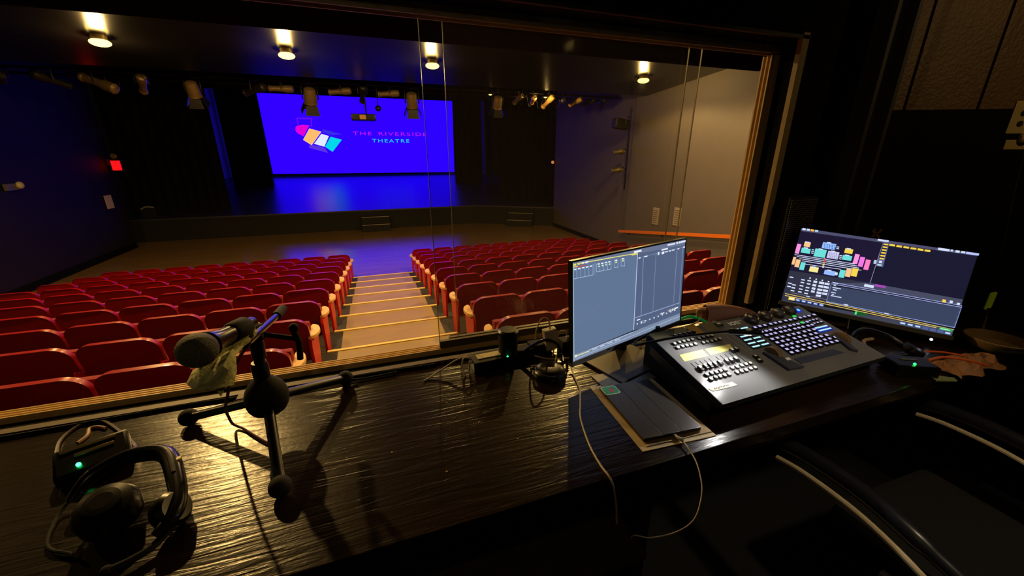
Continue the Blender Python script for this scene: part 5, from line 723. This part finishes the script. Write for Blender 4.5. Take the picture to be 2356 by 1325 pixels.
m=MB(); m.tube([(-.07,.01,.02),(-.106,.054,.008),(-.148,.15,.005),(-.136,.214,.005),(-.084,.205,.005),(.008,.106,.005),(.053,.048,.006),(.05,.02,.02)],.0038,n=7)
o=m.obj('looped_cord',mat('brown_cord',(60,46,36),.35)); o.location=(-.693,1.045,CZ); tag(o,'dark cord looping in a half circle behind the belt pack','cable')
m=MB(); m.tube([(-.10,.12,.004),(-.094,.149,.004),(-.105,.181,.004),(-.088,.184,.004),(-.065,.17,.004)],.0045,n=7)
o=m.obj('pale_cord',mat('pale_cord',(150,108,84),.5)); o.location=(-.693,1.045,CZ); tag(o,'short pale plug lead inside the looped cord','cable')
# ================================================================ CLUTTER BETWEEN WINDOW AND LEFT MONITOR
t=thing('travel_cup','black cylindrical cup standing by the window sill','cup',(.412,1.208,CZ))
m=MB().lathe([(.030,0),(.033,.004),(.036,.11),(.034,.115),(.030,.113)],n=28); m.obj('body',BLKS,t); m=MB().lathe([(.037,.108),(.038,.118),(.030,.124)],n=28); m.obj('lid',BLKG,t)
t=thing('network_box','small black box with cream label and green light near the window','switch box',(.345,1.20,CZ))
m=MB().box((0,0,.018),(.15,.075,.036),rot=.05,bev=.003); m.obj('case',BLKG,t)
m=MB().box((-.01,.002,.037),(.085,.032,.003),rot=.05); m.obj('cream_label',mat('cream_label',(226,206,150),.5),t)
m=MB().sphere((.052,-.030,.036),.0035,n=10,m=6); m.obj('green_light',emat('green_led2',(40,255,120),5),t)
for pts,l in (([(.29,1.215,-.69),(.24,1.21,-.68),(.18,1.20,-.70),(.12,1.175,-.716),(.10,1.165,-.716)],'white cable curving left from the small black box'),([(.28,1.20,-.69),(.245,1.195,-.675),(.235,1.18,-.70),(.24,1.16,-.716)],'white cable bending down beside the small black box'),([(.29,1.185,-.70),(.262,1.18,-.69),(.255,1.165,-.716)],'short white cable in front of the small black box')):
    tag(MB().tube(pts,.0028,n=6).obj('network_cable',CREAM),l,'cable','white cables at the small black box')
t=thing('power_adapter','white rectangular power adapter with cables standing beside the left monitor','power adapter',(.583,1.215,CZ+.005))
m=MB().box((0,0,.050),(.050,.030,.085),rot=Matrix.Rotation(R_(-8),3,'Y'),bev=.005); m.obj('case',WHT,t)
m=MB().tube([(-.002,0,.09),(-.006,.01,.125),(-.03,.015,.13),(-.050,.015,.09),(-.055,.015,.05)],.003,n=6); m.obj('lead',CREAM,t)
t=thing('plug_lead','thin white lead with small plug curving over beside the adapter','cable',(.583,1.2,CZ))
m=MB().tube([(-.01,-.03,.004),(.012,-.01,.05),(.035,0,.085),(.058,0,.08),(.064,0,.06)],.0028,n=6); m.obj('lead',CREAM,t); m=MB().cyl((.064,0,.062),(.066,0,.040),.0055,n=10); m.obj('plug',WHT,t)
m=MB().tube([(.46,1.20,-.70),(.50,1.20,-.675),(.545,1.18,-.648),(.585,1.165,-.66),(.60,1.15,-.70),(.59,1.12,-.714)],.0055,n=8); tag(m.obj('black_cable',BLKG),'thick black cable arching in front of the white adapter','cable')
for pts,l in (([(.50,1.17,-.700),(.54,1.15,-.708),(.585,1.14,-.712),(.64,1.13,-.712)],'white lead lying behind the round black speaker'),([(.47,1.13,-.715),(.51,1.125,-.715),(.56,1.128,-.715),(.58,1.15,-.70)],'second white lead crossing behind the round black speaker')):
    tag(MB().tube(pts,.0028,n=6).obj('white_lead',CREAM),l,'cable','white leads behind the round speaker')
t=thing('round_speaker','round glossy black object with small white lettering beside the left monitor','speaker',(.512,1.062,CZ))
m=MB().lathe([(.050,0),(.056,.006),(.054,.020),(.044,.029),(.030,.032),(.012,.033)],n=40); m.obj('body',BLKG,t)
m=MB().tube([(.050*math.cos(a_),(.050*math.sin(a_)),.025) for a_ in [R_(x) for x in range(150,275,12)]],.0012,n=5,sub=2); m.obj('rim_highlight',mat('rim_glint',(120,118,110),.3,.5),t)  # highlight on the rim, modelled as a pale arc
flat_text('lettering','J A K',.026,Vector((-.013,-.054,.012)),Vector((1,0,0)),Vector((0,.45,.9)).normalized(),MATS['lettering_white'],t,.007)
m=MB()
for (x,y,z,dx_) in ((.55,1.235,CZ+.02,.09),(.48,1.225,CZ+.015,.07),(.68,1.225,CZ+.02,.10)): m.box((x,y,z),(dx_,.05,.035),bev=.004)
tag(m.obj('power_strip',BLKS),'black power strip half hidden behind the cables','power strip')
# ================================================================ ROLLED PAPER AND GREEN CABLE BEHIND THE CONSOLE
t=thing('rolled_paper','mauve-brown paper rolled into a tapering cone behind the console','rolled paper',(1.33,1.215,-.672))
m=MB(); rs=[]; n=26
for k_,(c_,rx,rz) in enumerate((((0,0,0),.042,.045),((.08,.0,-.002),.040,.040),((.17,.0,-.010),.034,.028),((.26,.0,-.022),.026,.012),((.29,.0,-.026),.02,.004))):
    rs.append([m.bm.verts.new(Vector(c_)+Vector((.0+.02*math.cos(2*math.pi*i/n)*(1-k_/5),math.cos(2*math.pi*i/n)*rx,math.sin(2*math.pi*i/n)*rz))) for i in range(n)])
m.skin(rs,cap=False); rs2=[[m.bm.verts.new(v_.co+(Vector(rs[j][0].co+rs[j][n//2].co)/2-v_.co)*.07) for v_ in r_] for j,r_ in enumerate(rs)]
m.skin(rs2,cap=False)
for i in range(n): m._f([rs[0][i],rs[0][(i+1)%n],rs2[0][(i+1)%n],rs2[0][i]])
m.obj('outer_sheet',mat('mauve_paper',(168,122,108),.65,bump=.3,bscale=14),t)
m=MB(); m.tube([(-.02,-.02,.035),(-.035,0,.03),(-.02,.02,.0),(0,.02,-.03)],.009,n=10); m.obj('curled_edge',mat('tan_paper',(205,160,115),.6),t)
m=MB().tube([(1.20,1.25,-.705),(1.26,1.235,-.68),(1.31,1.20,-.69),(1.325,1.17,-.712)],.006,n=8); tag(m.obj('green_cable',mat('green_cable',(20,190,90),.4,emit=(20,190,90),es=.08)),'bright green cable arching behind the left monitor','cable')
m=MB().tube([(1.12,1.20,-.705),(1.20,1.19,-.700),(1.27,1.195,-.69),(1.31,1.215,-.68)],.003,n=6); tag(m.obj('grey_cable',CREAM),'thin pale grey cable below the green cable','cable')
m=MB(); m.lathe([(.012,0),(.014,.02),(.010,.035)],loc=(1.335,1.165,CZ),n=16); tag(m.obj('cable_plug',WHT),'small white plug standing at the end of the green cable','plug')
# ================================================================ RIGHT SIDE
drape(1.90,2.16,1.19,-.70,.98,'narrow black pleated curtain beside the booth window frame','booth curtain',.035,'booth_curtain',mat('booth_drape',(30,25,18),.6,.0),.11)
t=thing('speaker','tall black speaker with a perforated metal grille behind the right monitor','speaker',(1.775,1.205,CZ),0)
m=MB().box((0,.028,.27),(.17,.05,.54),bev=.006); m.obj('cabinet',BLKS,t)
pm=bpy.data.materials.new('perforated_metal'); pm.use_nodes=True; nt=pm.node_tree; N=nt.nodes; b=N['Principled BSDF']; b.inputs['Roughness'].default_value=.4; b.inputs['Metallic'].default_value=.5
tc=N.new('ShaderNodeTexCoord'); mp=N.new('ShaderNodeMapping'); mp.inputs['Scale'].default_value=(1,0,1); vo=N.new('ShaderNodeTexVoronoi'); vo.inputs['Scale'].default_value=110; vo.inputs['Randomness'].default_value=0; rp=N.new('ShaderNodeValToRGB'); rp.color_ramp.elements[0].color=(.35,.30,.24,1); rp.color_ramp.elements[0].position=.28; rp.color_ramp.elements[1].color=(.004,.004,.004,1); rp.color_ramp.elements[1].position=.34
nt.links.new(tc.outputs['Object'],mp.inputs[0]); nt.links.new(mp.outputs[0],vo.inputs['Vector']); nt.links.new(vo.outputs['Distance'],rp.inputs[0]); nt.links.new(rp.outputs[0],b.inputs['Base Color'])
m=MB().box((0,.001,.27),(.16,.004,.52)); m.obj('grille',pm,t)
# wall outlet plates
PLT=mat('outlet_plate',(170,150,96),.45)
def onwall(s_,z): return Vector((2.0+ux*s_-.013,1.35+uy*s_-.028,z))
t=thing('wall_outlet','tan outlet plate with two dark sockets on the right booth wall','outlet',onwall(.785,.130),ang)
m=MB().box((.02,0,.015),(.16,.008,.130),bev=.003); m.obj('plate',PLT,t)
for z in (.032,-.010): m=MB().cyl((-.018,-.0045,z),(-.018,-.006,z),.012,n=16); m.obj('socket',BLKS,t)
t=thing('wall_plate','narrow tan plate with a round knob just below the outlet','wall plate',onwall(.80,.020),ang)
m=MB().box((.02,0,.015),(.16,.008,.040),bev=.003); m.obj('plate',PLT,t)
m=MB().lathe([(.022,0),(.022,.014),(.016,.020)],loc=(.005,-.004,.042),axis=(0,-1,0),n=20); m.obj('knob',mat('knob_cream',(200,170,120),.35,bump=.4,bscale=60),t)
t=thing('wall_sticker','small faded gold crossed mark on the dark wall above the right monitor','sticker',onwall(.33,-.37),ang)
m=MB()
for a_ in (.7,-.7): m.box((0,-.002,0),(.055,.002,.010),rot=Matrix.Rotation(a_,3,'Y'))
for p in ((-.012,.02),(.015,.018),(0,-.02)): m.box((p[0],-.002,p[1]),(.012,.002,.012))
m.obj('mark',mat('faded_gold',(120,88,34),.5),t)
# bag, belt pack, keys
t=thing('paper_bag','crumpled brown paper bag with an orange rim on the counter right of the console','bag',(1.93,.625,CZ+.002))
KR=mat('kraft_bag',(140,92,48),.65,noise=.2,nscale=12,bump=.6,bscale=18)
m=MB(); random.seed(5); nx,ny=15,8; g=[[None]*ny for _ in range(nx)]
for a_ in range(nx):
    for b_ in range(ny):
        x=-.13+.26*a_/(nx-1)+random.uniform(-.006,.006); y=-.055+.10*b_/(ny-1)+random.uniform(-.004,.004)+.015*math.sin(a_*.9)
        e_=math.sin(math.pi*b_/(ny-1))**.5*(1 if 0<a_<nx-1 else .25)
        g[a_][b_]=m.bm.verts.new((x,y,max(.001,e_*(.022+.016*math.sin(a_*1.3+b_*.8)+random.uniform(-.006,.008)))))
for a_ in range(nx-1):
    for b_ in range(ny-1): m._f([g[a_][b_],g[a_+1][b_],g[a_+1][b_+1]]); m._f([g[a_][b_],g[a_+1][b_+1],g[a_][b_+1]])
m.obj('bag_body',KR,t)
m=MB(); m.tube([(-.145,.035,.030),(-.09,.02,.040),(-.03,-.02,.036),(.03,-.045,.018)],.004,n=7); m.tube([(-.13,.055,.052),(-.07,.035,.048),(-.01,.0,.040)],.0035,n=7); m.obj('orange_rim',mat('orange_rim',(200,84,24),.5),t)
t=thing('belt_pack','black intercom belt pack with a green light at the right end of the counter','belt pack',(1.69,.665,CZ+.001),-.5)
m=MB().box((0,0,.022),(.13,.085,.042),bev=.008); m.obj('body',HB,t); m=MB().sphere((-.01,-.03,.047),.0042,n=12,m=8); m.obj('green_light',emat('green_led3',(30,235,80),7),t)
m=MB().box((.0,.01,.0445),(.05,.010,.002)); m.obj('silver_strip',MATS['strip_metal'],t)
t=thing('headset','black headset with worn tan pads heaped at the right end of the counter','headset',(1.78,.74,CZ))
m=MB().tube([(-.16,.04,.02),(-.12,.09,.06),(-.04,.10,.075),(.04,.06,.05),(.06,0,.02)],.011,n=10); m.obj('headband',HB,t)
for p in ((-.16,.03,.024),(.06,-.01,.024)): m=MB().lathe([(.03,-.014),(.036,0),(.032,.016)],loc=p,axis=(.3,-.3,.9),n=22); m.obj('ear_cup',HB,t)
m=MB().tube([(-.15,.02,.045),(-.11,.06,.058),(-.06,.06,.06)],.006,n=8); m.obj('worn_pad',mat('worn_pad',(150,128,96),.6),t)
o=MB().prism([(-.03,-.02,0),(.035,-.045,0),(.05,-.03,0),(-.01,.015,0)],(0,0,.004)).obj('folded_note',mat('note_green',(120,130,80),.6)); o.location=(1.735,.615,CZ+.002); tag(o,'small folded greenish note lying by the right belt pack','paper')
t=thing('lanyard_keys','hanging lanyard with a lime green tag at the right edge','lanyard',(2.28,.735,-.56))
m=MB().prism([(x,0,z) for x,z in rounded(.045,-.03,.04,.008,.008)],(0,.004,0)); m.obj('green_tag',mat('lime_tag',(150,165,30),.4,emit=(150,165,30),es=.06),t)
m=MB().tube([(.022*math.cos(a_),0,-.050+.022*math.sin(a_)) for a_ in [R_(x) for x in range(0,361,30)]],.003,n=6,sub=2); m.obj('key_ring',DKM,t)
m=MB().prism([(.016,0,-.04),(.026,0,-.04),(.028,0,-.10),(.05,0,-.125),(.05,0,-.145),(.015,0,-.145)],(0,.006,0)); m.obj('strap',mat('tan_strap',(130,90,50),.6),t)
m=MB().tube([(0,.004,.035),(-.01,.03,.25),(.05,.10,.7),(.1,.14,1.5)],.0025,n=6); m.obj('cord',BLKS,t)
t=thing('ceramic_dish','pale dish with dark strap beside the brown bag, at the right frame edge','dish',(2.20,.655,CZ+.001))
m=MB().lathe([(.04,0),(.075,.02),(.09,.05),(.086,.052),(.07,.024),(.03,.008)],n=32); m.obj('bowl',mat('dish_glaze',(150,124,84),.4),t)
m=MB().tube([(-.10,-.03,.03),(-.03,-.085,.035),(.07,-.06,.04),(.10,0,.05)],.006,n=8); m.obj('strap',BLKS,t)
# ================================================================ CHAIR
t=thing('office_chair','black office chair with looped padded armrests pushed toward the counter','chair',(1.61,.36,BF+.001),-.02)
CHM=mat('chair_plastic',(34,34,40),.30); CHF=mat('chair_fabric',(14,13,14),.85)
m=MB().box((0,0,.46),(.50,.48,.09),bev=.035); m.obj('seat',CHF,t)
m=MB(); m.box((0,-.30,.80),(.46,.07,.50),rot=Matrix.Rotation(R_(10),3,'X'),bev=.03); m.obj('backrest',CHF,t)
m=MB().box((0,-.24,.55),(.07,.03,.30)); m.obj('back_bracket',BLKG,t)
for sx,lab in ((-1,''),(1,'')):
    x=sx*.37
    m=MB(); pts=[(x-.06*sx*0,.36,.672),(x,.27,.690),(x,.12,.695),(x-.0*sx,-.02,.670),(x-.03*sx,-.16,.60),(x-.07*sx,-.22,.50),(x-.09*sx,-.12,.42),(x-.08*sx,.05,.42)]
    m.tube(pts,lambda t_:.026 if t_<.45 else .02,n=14); arm=m.obj('armrest',CHM,t)
    m=MB(); m.tube([(x-.04,.34,.640),(x-.04,.25,.655),(x-.04,.10,.655),(x-.038,-.03,.625),(x-.035-.02*sx,-.14,.56)],.009,n=10); m.obj('lower_rim',mat('arm_rim_highlight',(225,205,165),.35,.2),arm)  # pale colour stands in for the highlight along the arm's lower line
m=MB().cyl((0,0,.08),(0,0,.42),.028); m.obj('gas_lift',DKM,t)
for i in range(5):
    a_=R_(72*i+160); e=Vector((math.cos(a_)*.30,math.sin(a_)*.30,.065)); m=MB(); m.tube([(0,0,.11),e*.5+Vector((0,0,.06)),e],.020,n=10,sub=3); lg_=m.obj('base_leg',mat('base_leg',(120,100,66),.3,.7),t)
    m=MB().cyl(e+Vector((-.012,0,-.035)),e+Vector((.012,0,-.035)),.028,n=16); m.obj('castor',BLKG,lg_)
